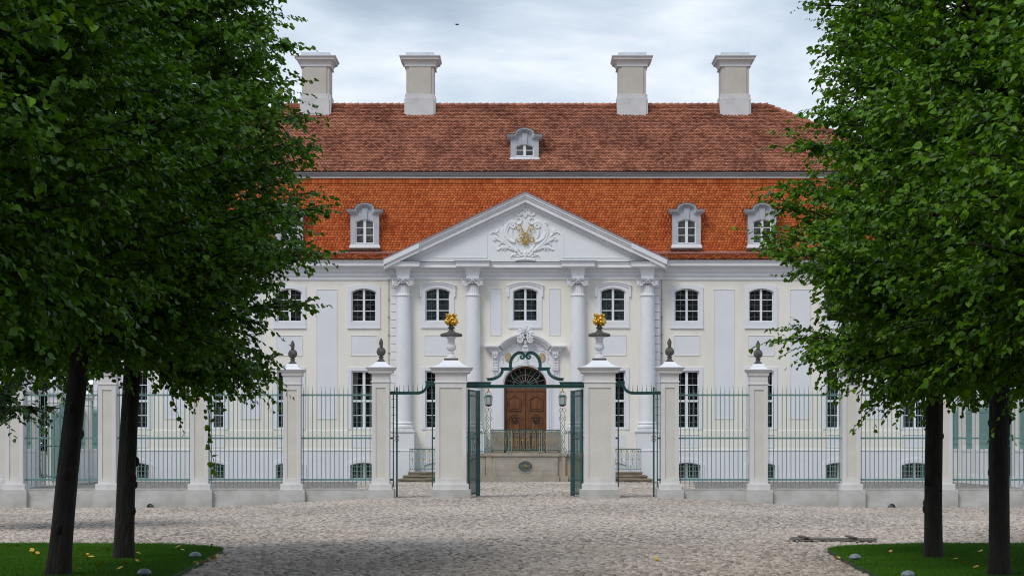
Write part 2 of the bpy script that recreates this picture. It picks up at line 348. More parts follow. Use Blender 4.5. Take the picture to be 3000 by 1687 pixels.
def inlawn(x, y):
    ax = abs(x)
    if y > 36.9 or ax < 4.45+(y-28.4)*0.045: return False
    if ax < 7.0 and y > 34.6: return ((ax-7.0)/2.27)**2+((y-34.6)/2.3)**2 < 1
    return True
def cobbles(name, x0f, y0, y1, sp, keep, seed):
    r = np.random.default_rng(seed); P = []; y = y0; row = 0
    while y < y1:
        hw = x0f(y); xsr = np.arange(-hw, hw, sp)+(row%2)*sp/2; xsr = xsr+r.normal(0, sp*0.13, len(xsr)); yy = y+r.normal(0, sp*0.12, len(xsr))
        P.append(np.stack([xsr, yy],1)); y += sp*0.82; row += 1
    P = np.concatenate(P); P = P[[keep(p[0],p[1]) for p in P]]; n = len(P)
    ang = np.arange(6)*pi/3; sx = sp*r.uniform(0.40,0.60,n); sy = sp*r.uniform(0.34,0.50,n); rot = r.uniform(0,pi,n); hh = r.uniform(0.010,0.032,n)
    V = np.zeros((n,12,3)); tilt = r.normal(0,0.06,(n,2))
    for k in range(12):
        q = 1.0 if k < 6 else 0.58; aa = ang[k%6]+rot; jit = r.uniform(0.85,1.12,n)
        V[:,k,0] = sx*q*jit*np.cos(aa); V[:,k,1] = sy*q*jit*np.sin(aa); V[:,k,2] = (-0.022 if k < 6 else hh)+V[:,k,0]*tilt[:,0]+V[:,k,1]*tilt[:,1]
    V[:,:,0] += P[:,0,None]; V[:,:,1] += P[:,1,None]; V[:,:,2] += g_np(P[:,0],P[:,1])[:,None]-0.004
    base = [(i,(i+1)%6,6+(i+1)%6,6+i) for i in range(6)]+[(6,7,8,9),(6,9,10,11)]
    Fq = (np.arange(n)[:,None,None]*12+np.array(base)[None]).reshape(-1,4)
    rnd = np.repeat(np.clip(r.beta(1.6,2.0,n)+0.12*np.sin(P[:,0]*0.8)*np.sin(P[:,1]*0.35),0,1), 8)
    o = linkmesh(name, npmesh(name, V.reshape(-1,3), Fq, 'stonepav', rnd, True)); o['kind'] = 'structure'; return o
cobbles('cobbled_road', lambda y: 0.242*y+1.2, 25.5, 71.9, 0.118, lambda x,y: not inlawn(x*1.015,y+0.02) , 3)
cobbles('cobbled_courtyard', lambda y: min(0.075*y, 0.075*y), 72.0, 104.5, 0.160, lambda x,y: True, 4)

# lawns: low turf sheet + blades
for sgn, nm, lb in ((-1,'lawn','left'),(1,'lawn','right')):
    g = []; X0 = 4.6; pts = []
    outl = [(3.75,12),(4.73,34.6)]+[(7.0-2.27*cos(t*pi/16), 34.6+2.3*sin(t*pi/16)) for t in range(1,9)]+[(16,36.95),(16,12)]
    b = MB(); n = len(outl); vs = [(sgn*x,y,0.045) for x,y in outl]+[(sgn*x,y,-0.06) for x,y in outl]
    b.add(vs, [tuple(range(n))]+[(i,(i+1)%n,(i+1)%n+n,i+n) for i in range(n)])
    tag(b.build('lawn', 'soil'), kind='structure')
def blades(seed):
    r = np.random.default_rng(seed); n = 330000
    y = r.uniform(26.2, 36.9, n); x = r.uniform(4.35, 9.8, n)*np.where(r.random(n)<0.5,-1,1)
    k = np.array([inlawn(a,b) for a,b in zip(x,y)]); x = x[k]; y = y[k]; n = len(x)
    h = r.uniform(0.018,0.045,n)*(1+0.25*np.sin(x*3)*np.sin(y*2.3)); wd = r.uniform(0.0025,0.005,n); a = r.uniform(0,2*pi,n); lean = r.normal(0,0.012,(n,2))
    V = np.zeros((n,3,3)); V[:,0] = np.stack([x-wd*np.cos(a),y-wd*np.sin(a),np.full(n,0.043)],1); V[:,1] = np.stack([x+wd*np.cos(a),y+wd*np.sin(a),np.full(n,0.043)],1)
    V[:,2] = np.stack([x+lean[:,0],y+lean[:,1],0.045+h],1)
    return npmesh('grass', V.reshape(-1,3), np.arange(n*3).reshape(-1,3), 'grass', r.random(n))
tag(linkmesh('grass', blades(5)), 'short green mown grass of the two lawns under the trees', 'grass', kind='stuff')
def fallen():
    r = np.random.default_rng(9); P = []
    for _ in range(46): P.append((r.uniform(-8.6,-5.0), r.uniform(28.2,35.8), 0.075))
    for _ in range(22): P.append((-4.62+r.normal(0,0.07), r.uniform(28,33.5), 0.03))
    for _ in range(14): P.append((4.62+r.normal(0,0.07), r.uniform(28,33), 0.03))
    for _ in range(9): P.append((r.uniform(5.2,8), r.uniform(28.5,34), 0.075))
    for _ in range(6): P.append((r.uniform(-3.5,2), r.uniform(29,42), 0.04))
    V = []; Fc = []
    for x,y,z in P:
        a = r.uniform(0,2*pi); s = r.uniform(0.03,0.055); t = r.uniform(-0.5,0.5,2); b = len(V)
        for q in ((-1,0),(-.3,.7),(.6,.6),(1.2,0),(.6,-.6),(-.3,-.7)):
            u = q[0]*cos(a)-q[1]*sin(a); v = q[0]*sin(a)+q[1]*cos(a); V.append((x+s*u, y+s*v, z+s*(u*t[0]+v*t[1])+0.01))
        Fc += [(b,b+1,b+2,b+3),(b,b+3,b+4,b+5)]
    return npmesh('fallen_leaves', np.array(V), np.array(Fc), 'fallen')
tag(linkmesh('fallen_leaves', fallen()), 'scattered yellow fallen linden leaves on the lawns and stones', 'fallen leaves', kind='stuff')

# ------------------------------------------------------------------ PALACE
FA = 108.33; AV = 107.95
pal = empty('palace', (0,FA,0), 'cream and white baroque palace with orange mansard roof, four columns and pediment', 'palace')
def wallgrid(b, x0, x1, z0, z1, holes, y, t=0.45):
    X = sorted({x0,x1,*[h[0] for h in holes],*[h[1] for h in holes]}); X = [x for x in X if x0-1e-6<=x<=x1+1e-6]
    Z = sorted({z0,z1,*[h[2] for h in holes],*[h[3] for h in holes]}); Z = [z for z in Z if z0-1e-6<=z<=z1+1e-6]
    for i in range(len(X)-1):
        run = None
        for j in range(len(Z)-1):
            cx, cz = (X[i]+X[i+1])/2, (Z[j]+Z[j+1])/2
            if any(h[0]<cx<h[1] and h[2]<cz<h[3] for h in holes): continue
            b.add([(X[i],y,Z[j]),(X[i+1],y,Z[j]),(X[i+1],y,Z[j+1]),(X[i],y,Z[j+1])],[(0,1,2,3)])
    for h in holes:
        if h[0]<x0-1e-6 or h[1]>x1+1e-6 or h[2]<z0-1e-6 or h[3]>z1+1e-6: continue
        b.add([(h[0],y,h[2]),(h[1],y,h[2]),(h[1],y,h[3]),(h[0],y,h[3]),(h[0],y+t,h[2]),(h[1],y+t,h[2]),(h[1],y+t,h[3]),(h[0],y+t,h[3])],
              [(0,4,5,1),(1,5,6,2),(2,6,7,3),(3,7,4,0)])
BAYS = [k*s_ for k in (256,473,691,918,1141) for s_ in (-1,1)]+[0]
BX = {k: k/60.0 for k in BAYS}
uz0,uzs,uzc = ZZ(943,FA), ZZ(855,FA), ZZ(845,FA); gz0,gz1 = ZZ(1255,FA), ZZ(1086,FA); bz0,bzs,bzc = ZZ(1402,FA), ZZ(1362,FA), ZZ(1354,FA)
HW = 0.605; BHW = 0.66
zs1 = ZZ(1261,FA); zs2 = ZZ(1320,FA); ztop = 10.45
wing = [k for k in BX if abs(k) > 400]; mid = [k for k in BX if abs(k) < 400]
def holes_up(keys): return [(BX[k]-HW,BX[k]+HW,uz0,uzc) for k in keys]+[(BX[k]-HW,BX[k]+HW,gz0,gz1) for k in keys if k != 0]
def holes_b(keys): return [(BX[k]-BHW,BX[k]+BHW,bz0,bzc) for k in keys if k != 0]
HX = 21.1; AX = 6.53
b = MB(); hw_ = holes_up(wing)
wallgrid(b, -HX, -AX, zs1, ztop, hw_, FA); wallgrid(b, AX, HX, zs1, ztop, hw_, FA)
b.box(-HX,-AX,FA-0.03,FA+0.3,zs2,zs1-0.002) if False else None
wallgrid(b, -HX, -AX, zs2, zs1, [], FA-0.05); wallgrid(b, AX, HX, zs2, zs1, [], FA-0.05)
b.add([(-HX,FA-0.05,zs1),(HX,FA-0.05,zs1),(HX,FA+0.01,zs1+0.02),(-HX,FA+0.01,zs1+0.02)],[(0,1,2,3)])
holes_mid = holes_up(mid)+[(-1.03,1.03,1.30,5.57)]
wallgrid(b, -AX, AX, zs1, ztop, [h for h in holes_mid if h[2] > 2], AV) if False else None
wallgrid(b, -AX, AX, 1.30, ztop, holes_mid, AV)
b.box(-AX-0.001,-AX,AV,FA,0,ztop); b.box(AX,AX+0.001,AV,FA,0,ztop)
for s_ in (-1,1):   # side walls and back
    b.add([(s_*HX,FA-0.05,-0.2),(s_*HX,119.0,-0.2),(s_*HX,119.0,ztop),(s_*HX,FA-0.05,ztop)],[(0,1,2,3)])
b.add([(-HX,119,-0.2),(HX,119,-0.2),(HX,119,ztop),(-HX,119,ztop)],[(0,1,2,3)])
b.build('wall', 'cream', pal)
b = MB()   # lilac basement
wallgrid(b, -HX, -AX, -0.2, zs2, holes_b(wing), FA-0.09, 0.5); wallgrid(b, AX, HX, -0.2, zs2, holes_b(wing), FA-0.09, 0.5)
wallgrid(b, -AX, AX, -0.2, 1.30, [], AV-0.02, 0.5)
b.profx([(FA-0.09,zs2),(FA-0.12,zs2),(FA-0.12,zs2+0.05),(FA-0.051,zs2+0.06)],-HX,-AX); b.profx([(FA-0.09,zs2),(FA-0.12,zs2),(FA-0.12,zs2+0.05),(FA-0.051,zs2+0.06)],AX,HX)
b.build('basement_wall', 'lilac', pal)
b = MB()   # dark room shell behind the windows
b.box(-HX+0.5,HX-0.5,FA+0.75,FA+0.8,0,ztop); b.build('interior_wall','dark_matte',pal)
# blank plaster fields
b = MB()
def field(px0, px1, y0, y1, y, D=FA, recess=True):
    x0,x1 = XX(px0,D), XX(px1,D); z0,z1 = ZZ(y1,D), ZZ(y0,D); b.cur = 0
    b.add([(x0,y-0.004,z0),(x1,y-0.004,z0),(x1,y-0.004,z1),(x0,y-0.004,z1)],[(0,1,2,3)])
def addfield(c, hw, ya, yb, y):
    x0,x1,z0,z1 = c-hw, c+hw, ZZ(yb,FA), ZZ(ya,FA)
    b = MB(); b.box(x0,x1,y-0.006,y-0.001,z0,z1); b.build('blank_panel','lilac',pal)
for k in wing:
    addfield(BX[k], 0.62, 983, 1041, FA); addfield(BX[k], 0.62, 1272.7, 1308.8, FA-0.05)
for s_ in (-1,1):
    for c in (582, 804.5, 1029.5):
        addfield(s_*c/60, 0.485, 848, 1226, FA)
    addfield(s_*86/60, 0.26, 848, 982, AV)
    addfield(s_*256/60, 0.62, 983, 1041, AV); addfield(s_*256/60, 0.62, 1272.7, 1308.8, AV)
b = MB()   # thin shadow frames round the fields (raised cream edge)
def edge(c, hw, ya, yb, y):
    x0,x1,z0,z1 = c-hw, c+hw, ZZ(yb,FA), ZZ(ya,FA); t = 0.018
    b = MB(); b.strip([(x0-t,z0-t),(x1+t,z0-t),(x1+t,z1+t),(x0-t,z1+t)],[(x0,z0),(x1,z0),(x1,z1),(x0,z1)],y-0.03,y+0.01,True); b.build('panel_edge','cream',pal)
for k in wing:
    edge(BX[k], 0.62, 983, 1041, FA); edge(BX[k], 0.62, 1272.7, 1308.8, FA-0.05)
for s_ in (-1,1):
    for c in (582, 804.5, 1029.5): edge(s_*c/60, 0.485, 848, 1226, FA)
    edge(s_*86/60, 0.26, 848, 982, AV); edge(s_*256/60, 0.62, 983, 1041, AV)
# quoin joints at the edges of the middle projection and the corners
b = MB()
for s_ in (-1,1):
    for z in np.arange(0.5, 9.6, 0.385):
        b.box(min(s_*6.52,s_*6.3),max(s_*6.52,s_*6.3),AV-0.012,AV+0.01,z,z+0.02)
        b.box(min(s_*21.09,s_*20.5),max(s_*21.09,s_*20.5),FA-0.012,FA+0.01,z,z+0.02)
b.build('quoin_joint','lead',pal)
for s_ in (-1,1):
    b = MB(); b.box(min(s_*21.1,s_*20.4),max(s_*21.1,s_*20.4),FA-0.008,FA+0.01,zs2+0.1,9.8); b.build('quoin_strip','white',pal)
    b = MB(); b.box(min(s_*6.53,s_*6.2),max(s_*6.53,s_*6.2),AV-0.008,AV+0.01,2.4,9.8); b.build('quoin_strip','white',pal)

# windows ------------------------------------------------------------
def win_upper(cx, y, eared=False, pane='glass'):
    f = MB(); o_ = arch(cx-HW,cx+HW,uz0,uzs,uzc); i_ = arch(cx-HW+0.06,cx+HW-0.06,uz0+0.07,uzs-0.03,uzc-0.05)
    f.strip(o_,i_,y+0.10,y+0.19,True)
    f.box(cx-0.055,cx+0.055,y+0.085,y+0.18,uz0+0.02,uzc-0.02)
    for zz in (ZZ(877.8,FA), ZZ(910.6,FA)): f.box(cx-HW+0.05,cx+HW-0.05,y+0.105,y+0.17,zz-0.02,zz+0.02)
    f.box(cx-HW-0.0,cx+HW,y+0.02,y+0.12,uz0,uz0+0.05)
    W_ = f.build('window','wframe',pal,org=(cx,y,uz0))
    g = MB(); g.box(cx-HW+0.02,cx+HW-0.02,y+0.15,y+0.155,uz0+0.02,uzc-0.01); g.build('pane',pane,W_)
    g = MB()
    for s_ in (-1,1):
        xm = cx+s_*0.30; g.box(xm-0.007,xm+0.007,y+0.13,y+0.149,uz0+0.05,uzc-0.06)
    for zz in (ZZ(863,FA), ZZ(893.5,FA), ZZ(927,FA)): g.box(cx-HW+0.06,cx+HW-0.06,y+0.132,y+0.149,zz-0.007,zz+0.007)
    g.build('lead_bars','lead' if eared else 'lead2',W_)
    s = MB(); s.strip(arch(cx-0.80,cx+0.80,ZZ(959,FA),9.46,9.58),arch(cx-HW,cx+HW,uz0,uzs,uzc),y-0.05,y+0.05,True)
    s.box(cx-0.81,cx+0.81,y-0.075,y,ZZ(961,FA)-0.02,ZZ(958,FA))
    if eared:
        s.strip(arch(cx-0.87,cx+0.87,8.95,9.47,9.66)[1:]+[(cx-0.87,8.95)],arch(cx-0.78,cx+0.78,8.95,9.37,9.56)[1:]+[(cx-0.78,8.95)],y-0.09,y+0.02)
        s.strip(arch(cx-0.90,cx+0.90,9.3,9.50,9.69)[2:],arch(cx-0.86,cx+0.86,9.3,9.46,9.64)[2:],y-0.13,y+0.02)
    s.build('surround','lilac' if not eared else 'white',W_)
    return W_
def win_ground(cx, y):
    f = MB(); f.strip(arch(cx-HW,cx+HW,gz0,gz1,gz1),arch(cx-HW+0.07,cx+HW-0.07,gz0+0.07,gz1-0.07,gz1-0.07),y+0.10,y+0.19,True)
    f.box(cx-0.065,cx+0.065,y+0.085,y+0.18,gz0,gz1)
    zt = ZZ(1174,FA); f.box(cx-HW,cx+HW,y+0.07,y+0.18,zt-0.05,zt+0.05)
    for zz in (ZZ(1127,FA), ZZ(1216,FA)): f.box(cx-HW+0.05,cx+HW-0.05,y+0.105,y+0.17,zz-0.018,zz+0.018)
    f.box(cx-HW-0.03,cx+HW+0.03,y-0.03,y+0.12,gz0-0.04,gz0+0.03)
    W_ = f.build('window','wframe',pal,org=(cx,y,gz0))
    g = MB(); g.box(cx-HW+0.02,cx+HW-0.02,y+0.15,y+0.155,gz0,gz1); g.build('pane','glass',W_)
    g = MB()
    for s_ in (-1,1):
        xm = cx+s_*0.305; g.box(xm-0.007,xm+0.007,y+0.13,y+0.149,gz0+0.05,gz1-0.05)
    for yy in (1108,1150,1196,1236): zz = ZZ(yy,FA); g.box(cx-HW+0.06,cx+HW-0.06,y+0.132,y+0.149,zz-0.007,zz+0.007)
    g.build('lead_bars','lead2',W_)
    s = MB(); s.strip(arch(cx-0.78,cx+0.78,gz0-0.04,gz1+0.17,gz1+0.17)[1:]+[(cx-0.78,gz0-0.04)],arch(cx-HW,cx+HW,gz0-0.04,gz1,gz1)[1:]+[(cx-HW,gz0-0.04)],y-0.05,y+0.05)
    s.build('surround','lilac',W_); return W_
def win_base(cx, y):
    f = MB(); f.strip(arch(cx-BHW,cx+BHW,bz0,bzs,bzc),arch(cx-BHW+0.06,cx+BHW-0.06,bz0+0.06,bzs-0.03,bzc-0.05),y+0.16,y+0.24,True)
    f.box(cx-0.05,cx+0.05,y+0.15,y+0.22,bz0,bzc-0.02)
    W_ = f.build('basement_window','wframe',pal,org=(cx,y,bz0))
    g = MB(); g.box(cx-BHW+0.02,cx+BHW-0.02,y+0.22,y+0.225,bz0,bzc-0.01); g.build('pane','glass',W_)
    g = MB()
    for k in range(9): xm = cx-BHW+0.08+k*0.145; g.box(xm-0.012,xm+0.012,y+0.04,y+0.06,bz0+0.0,bzs+0.03)
    for k in range(3): zz = bz0+0.16+k*0.22; g.box(cx-BHW+0.03,cx+BHW-0.03,y+0.035,y+0.065,zz-0.012,zz+0.012)
    g.build('grille','greenp',W_)
    s = MB(); s.strip(arch(cx-0.83,cx+0.83,bz0-0.02,bzs+0.02,bzc+0.20)[1:]+[(cx-0.83,bz0-0.02)],arch(cx-BHW,cx+BHW,bz0-0.02,bzs,bzc)[1:]+[(cx-BHW,bz0-0.02)],y-0.045,y+0.05)
    s.build('surround','lilac',W_); return W_
k0 = wing[0]; u0 = win_upper(BX[k0],FA); g0 = win_ground(BX[k0],FA); b0 = win_base(BX[k0],FA-0.09)
for k in wing[1:]:
    d = (BX[k]-BX[k0],0,0); copy_part(u0,d); copy_part(g0,d); copy_part(b0,d)
e0 = win_upper(BX[-256],AV,True,'glass2'); copy_part(e0,(2*256/60,0,0)); win_upper(0,AV,True,'glass2')
gm = copy_part(g0,(BX[-256]-BX[k0],AV-FA,0)); copy_part(g0,(BX[256]-BX[k0],AV-FA,0))
copy_part(b0,(BX[-256]-BX[k0],AV-FA+0.05,0)); copy_part(b0,(BX[256]-BX[k0],AV-FA+0.05,0))
# curtains inside two ground windows
for k in (-473,691):
    c = MB(); x = BX[k]-0.54 if k < 0 else BX[k]+0.22
    c.plate([(x,gz0),(x+0.03,gz0),(x+0.26,gz1),(x,gz1)],FA+0.142,FA+0.147); c.build('curtain','cloth',pal)

# entablature ---------------------------------------------------------
def entprof(y): return [(y+0.02,9.80),(y-0.06,9.80),(y-0.06,9.985),(y-0.12,9.99),(y-0.12,10.17),(y-0.19,10.175),(y-0.19,10.33),(y-0.24,10.36),(y-0.27,10.42),(y-0.46,10.45),(y-0.50,10.455),(y-0.50,10.60),(y-0.55,10.64),(y-0.60,10.69),(y-0.60,10.725),(y+0.02,10.74)]
b = MB()
b.profx(entprof(FA),-HX-0.5,-AX-0.15); b.profx(entprof(FA),AX+0.15,HX+0.5)
def entmid(y): return [(y+0.02,9.80),(y-0.06,9.80),(y-0.06,9.985),(y-0.12,9.99),(y-0.12,10.15),(y-0.19,10.155),(y-0.19,10.30),(y-0.48,10.345),(y-0.45,10.53),(y-0.50,10.535),(y-0.50,10.58),(y+0.02,10.60)]
b.profx(entmid(AV),-AX-0.16,AX+0.16)
b.build('entablature','white',pal)
b = MB(); b.box(-AX-0.16,AX+0.16,AV-0.53,AV-0.1,10.601,10.618); b.build('cornice_flashing','lead',pal)
CX = [-5.92,-2.55,2.55,5.92]; CY = 107.72
def column(cx):
    c = MB(); fl = None
    c.lathe([(0.385,2.87),(0.388,3.6),(0.385,4.6),(0.372,6.2),(0.352,7.8),(0.332,8.95)],cx,CY,32)
    c.lathe([(0.335,8.95),(0.375,8.97),(0.385,9.0),(0.375,9.04),(0.335,9.06)],cx,CY,32)
    c.lathe([(0.31,9.06),(0.30,9.50)],cx,CY,64,lambda k,r,z: -0.10 if k%4==0 else 0.0)
    C_ = c.build('column','white',pal,org=(cx,CY,2.4),smooth=True,autos=True)
    c = MB(); c.sq([(0.50,2.44),(0.50,2.56)],cx,CY)
    c.lathe([(0.45,2.56),(0.50,2.60),(0.50,2.67),(0.45,2.71),(0.42,2.73),(0.42,2.76),(0.455,2.79),(0.455,2.83),(0.40,2.87)],cx,CY,32); c.build('column_base','white',C_,smooth=True,autos=True)
    c = MB(); c.sq([(0.56,-0.1),(0.56,1.45),(0.585,1.46),(0.585,1.50),(0.545,1.52),(0.545,2.30),(0.60,2.38),(0.60,2.44)],cx,CY+0.1); c.build('pedestal','lilac',C_)
    c = MB(); zc = 9.60; c.sq([(0.44,9.745),(0.50,9.76),(0.52,9.80)],cx,CY)
    c.box(cx-0.32,cx+0.32,CY-0.36,CY+0.3,9.62,9.745)
    for s_ in (-1,1):
        vx = cx+s_*0.315
        sp = spiral(vx,zc-0.02,0.145,0.03,pi/2,-s_*1.9 if False else s_*-1.9)
        c.tube([(x,CY-0.42,z) for x,z in sp],[0.028-0.012*i/26 for i in range(27)],6)
        c.lathe([(0.0,0)],0,0,3) if False else None
        c.add(*disc_y(vx,CY-0.36,zc-0.02,0.135,0.10))
        c.sphere((vx,CY-0.44,zc-0.02),0.04,8)
        for q in (0.11,0.02,-0.09): c.sphere((cx+s_*0.48,CY-0.36,zc+q),0.05,8,1,0.8,1.2)
    c.tube(smooth_path([(cx-0.30,CY-0.43,9.73),(cx-0.12,CY-0.44,9.69),(cx,CY-0.44,9.665),(cx+0.12,CY-0.44,9.69),(cx+0.30,CY-0.43,9.73)],4),0.028,6)
    for q in range(5): c.sphere((cx-0.16+q*0.08,CY-0.40,9.60),0.045,8,0.8,0.7,1.2)
    for q in range(6): c.sphere((cx+0.06*cos(q*pi/3),CY-0.50,9.76+0.05*sin(q*pi/3)),0.035,6)
    c.build('capital','white',C_)
    c = MB() # entablature block
    c.sq([(0.305,9.80),(0.305,9.99),(0.325,10.0),(0.325,10.15),(0.345,10.16),(0.35,10.27),(0.42,10.31),(0.52,10.36)],cx,CY+0.05)
    c.sq([(0.80,10.36),(0.81,10.55),(0.86,10.56),(0.86,10.60)],cx,CY+0.12); c.build('entablature_block','white',C_)
    c = MB(); c.sq([(0.89,10.601),(0.89,10.622)],cx,CY+0.12); c.build('block_flashing','lead',C_)
    return C_
def disc_y(cx, cy, cz, r, t, n=20):
    vs = [(cx+r*cos(2*pi*k/n),cy,cz+r*sin(2*pi*k/n)) for k in range(n)]+[(cx+r*cos(2*pi*k/n),cy+t,cz+r*sin(2*pi*k/n)) for k in range(n)]
    return vs, [tuple(range(n)),tuple(range(2*n-1,n-1,-1))]+[(k,k+n,(k+1)%n+n,(k+1)%n) for k in range(n)]
c0 = column(CX[0])
for x in CX[1:]: copy_part(c0,(x-CX[0],0,0))

# pediment --------------------------------------------------------------
PH, PZ0, PZ1 = 6.83, 10.73, 13.96
sl = (PZ1-PZ0)/PH
def rake(dz0, dz1, yf, yb, xa=PH, xb=0.0):   # both sides, between vertical offsets
    for s_ in (-1,1):
        def P(x,dz): return (s_*x, PZ1-sl*x-dz)
        q = [P(xa,dz0),P(xb,dz0),P(xb,dz1),P(xa,dz1)]
        if s_ > 0: q = q[::-1]
        PB.plate(q,yf,yb)
PB = MB(); PB.plate([(-6.35,10.60),(6.35,10.60),(0,13.60)],AV-0.52,AV+0.1); PB.build('tympanum','ped',pal)
PB = MB(); rake(0.03,0.09,106.90,109.9,PH+0.03); rake(0.09,0.20,106.95,109.9); rake(0.20,0.30,107.02,109.9); rake(0.30,0.50,107.08,109.9); rake(0.50,0.56,107.22,109.9,6.2); rake(0.56,0.66,107.30,109.9,6.0); rake(0.66,0.74,107.38,109.0,5.9)
rake(0.092,0.30,106.84,107.05,PH,5.12); rake(0.30,0.50,106.93,107.1,PH-0.1,5.12)
PB.build('raking_cornice','white',pal)
PB = MB(); rake(-0.015,0.03,106.86,110.2,PH+0.06); PB.build('pediment_flashing','gutter',pal)
for s_ in (-1,1):   # frame line in the tympanum
    PB = MB()
    A_ = [(s_*1.85,10.80),(s_*4.7,10.80),(s_*1.85,12.1)]; 
    PB.box(min(s_*1.85,s_*4.7),max(s_*1.85,s_*4.7),AV-0.545,AV-0.5,10.79,10.82); PB.box(s_*1.85-0.012,s_*1.85+0.012,AV-0.545,AV-0.5,10.79,12.0); PB.build('tympanum_frame','ped',pal)
# relief on the tympanum, traced in photo units of the enlarged detail (4.83 px per photo px)
YR = AV-0.55
def R_(zx, zy, D=YR): return (XX(1350+zx/4.83,D), ZZ(550+zy/4.83,D))
rel = MB()
def stroke(pts, r0, r1, mir=True, y=YR, k=5, mb=None, axis=911, flat=0.7):
    mb = mb or rel; P = smooth_path(pts,k); n = len(P)
    for s_ in ((1,-1) if mir else (1,)):
        q = []; 
        for (a,c) in P:
            a2 = a if s_ == 1 else 2*axis-a; x,z = R_(a2,c); q.append((x,y,z))
        mb.tube(q,[(r0+(r1-r0)*i/(n-1))*(1.35 if mb is rel else 1.25) for i in range(n)],8,flat)
def spz(cx,cz,r0,r1,a0,t,n=14): return [(cx+(r0+(r1-r0)*i/n)*cos(a0+t*2*pi*i/n), cz-(r0+(r1-r0)*i/n)*sin(a0+t*2*pi*i/n)) for i in range(n+1)]
stroke(spz(878,328,34,8,-0.3,1.3),0.035,0.03); stroke([(845,345),(848,380),(815,392),(780,372),(772,350)],0.06,0.03)
for q in (-45,-28,-10): stroke([(912+q*1.0,345),(912+q*0.6,385),(912,425)],0.045,0.02,k=3)
stroke([(800,445),(820,425),(850,440),(858,475),(840,505),(800,512)],0.03,0.045); 
stroke(spz(742,535,48,10,0.8,1.4),0.05,0.035)
stroke([(775,500),(730,475),(680,495),(640,560),(625,640),(655,710),(720,755),(770,765)],0.045,0.075)
stroke([(700,520),(660,590),(650,650),(680,720)],0.03,0.05); stroke([(722,590),(722,650),(740,700),(765,735)],0.045,0.035)
stroke(spz(612,512,26,6,0,1.1),0.03,0.02); stroke([(640,520),(600,580),(590,640),(610,700)],0.03,0.055)
stroke([(600,700),(640,760),(720,830),(790,900)],0.06,0.06)
for pts in ([(700,840),(620,770),(560,690),(500,640),(450,630),(428,655)],[(690,835),(600,760),(540,715),(490,700),(460,745)],
            [(500,640),(520,600),(470,615)] ,[(730,860),(660,800),(600,780),(560,785),(540,820)],[(740,880),(690,845),(650,850),(620,890)],
            [(720,870),(640,835),(580,845),(530,875),(508,868)],[(680,850),(610,850),(580,885)],[(600,770),(545,740),(500,725),(475,760)]):
    stroke(pts,0.055,0.022)
stroke([(780,800),(800,840),(850,900),(880,930)],0.04,0.03); stroke(spz(862,925,36,8,0,-1.2),0.035,0.03)
stroke([(800,850),(805,900),(830,950),(870,968)],0.055,0.03); stroke([(790,940),(760,945),(725,955),(708,985)],0.05,0.02)
stroke([(830,985),(790,965),(750,965)],0.04,0.02); stroke([(772,1022),(840,1012),(911,1008)],0.05,0.06); stroke([(911,900),(911,1015)],0.06,0.06,False)
Rl = rel.build('relief_cartouche','ped',pal,smooth=True)
mono = MB(); YG = YR-0.07
def gs(pts,m=True,r=0.017): stroke(pts,r,r,m,YG,4,mono,912,1.0)
gs([(812,598),(792,588),(790,565),(812,545),(850,540),(862,575),(885,622),(912,662)]); gs([(836,620),(830,598),(850,586),(872,598)])
gs([(880,642),(944,642)],False,0.026)
gs([(832,688),(828,670),(850,660),(878,668),(905,720),(937,805)]); gs([(870,700),(880,745),(890,810),(912,740)],r=0.024)
gs([(880,650),(885,690),(868,730),(838,765),(808,760),(792,735),(800,715)]); gs([(835,728),(838,712),(862,708),(880,740)])
gs([(1000,768),(1030,760),(1032,705),(1012,703)],False)
mono.build('gilt_monogram','goldm',pal,smooth=True)

# roof --------------------------------------------------------------------
GY, GZ = 108.65, 11.13      # gutter line
LT_Y, LT_Z = 109.60, 14.92  # top of the steep slope
UB_Y, UB_Z = 109.33, 15.22; RY, RZ = 113.7, 19.14; RX = 12.4
rb = MB()
def slab(pts): rb.add(pts, [tuple(range(len(pts)))])
EX, GXH, TXH, UXH = 21.75, 20.7, 19.7, 20.0
BK = 2*RY
def hiproof(x0,y0,z0,x1,y1,z1):
    for (a,b_) in (((-1,0),(1,0)),):
        pass
    q0 = [(-x0,y0,z0),(x0,y0,z0),(x0,BK-y0,z0),(-x0,BK-y0,z0)]; q1 = [(-x1,y1,z1),(x1,y1,z1),(x1,BK-y1,z1),(-x1,BK-y1,z1)]
    for i in range(4): j = (i+1)%4; slab([q0[i],q0[j],q1[j],q1[i]])
hiproof(EX,107.70,10.735,GXH,GY,GZ); hiproof(GXH,GY,GZ,TXH,LT_Y,LT_Z); hiproof(UXH,UB_Y,UB_Z,RX,RY-0.001,RZ)
roof = rb.build('roof','roofdark',pal)
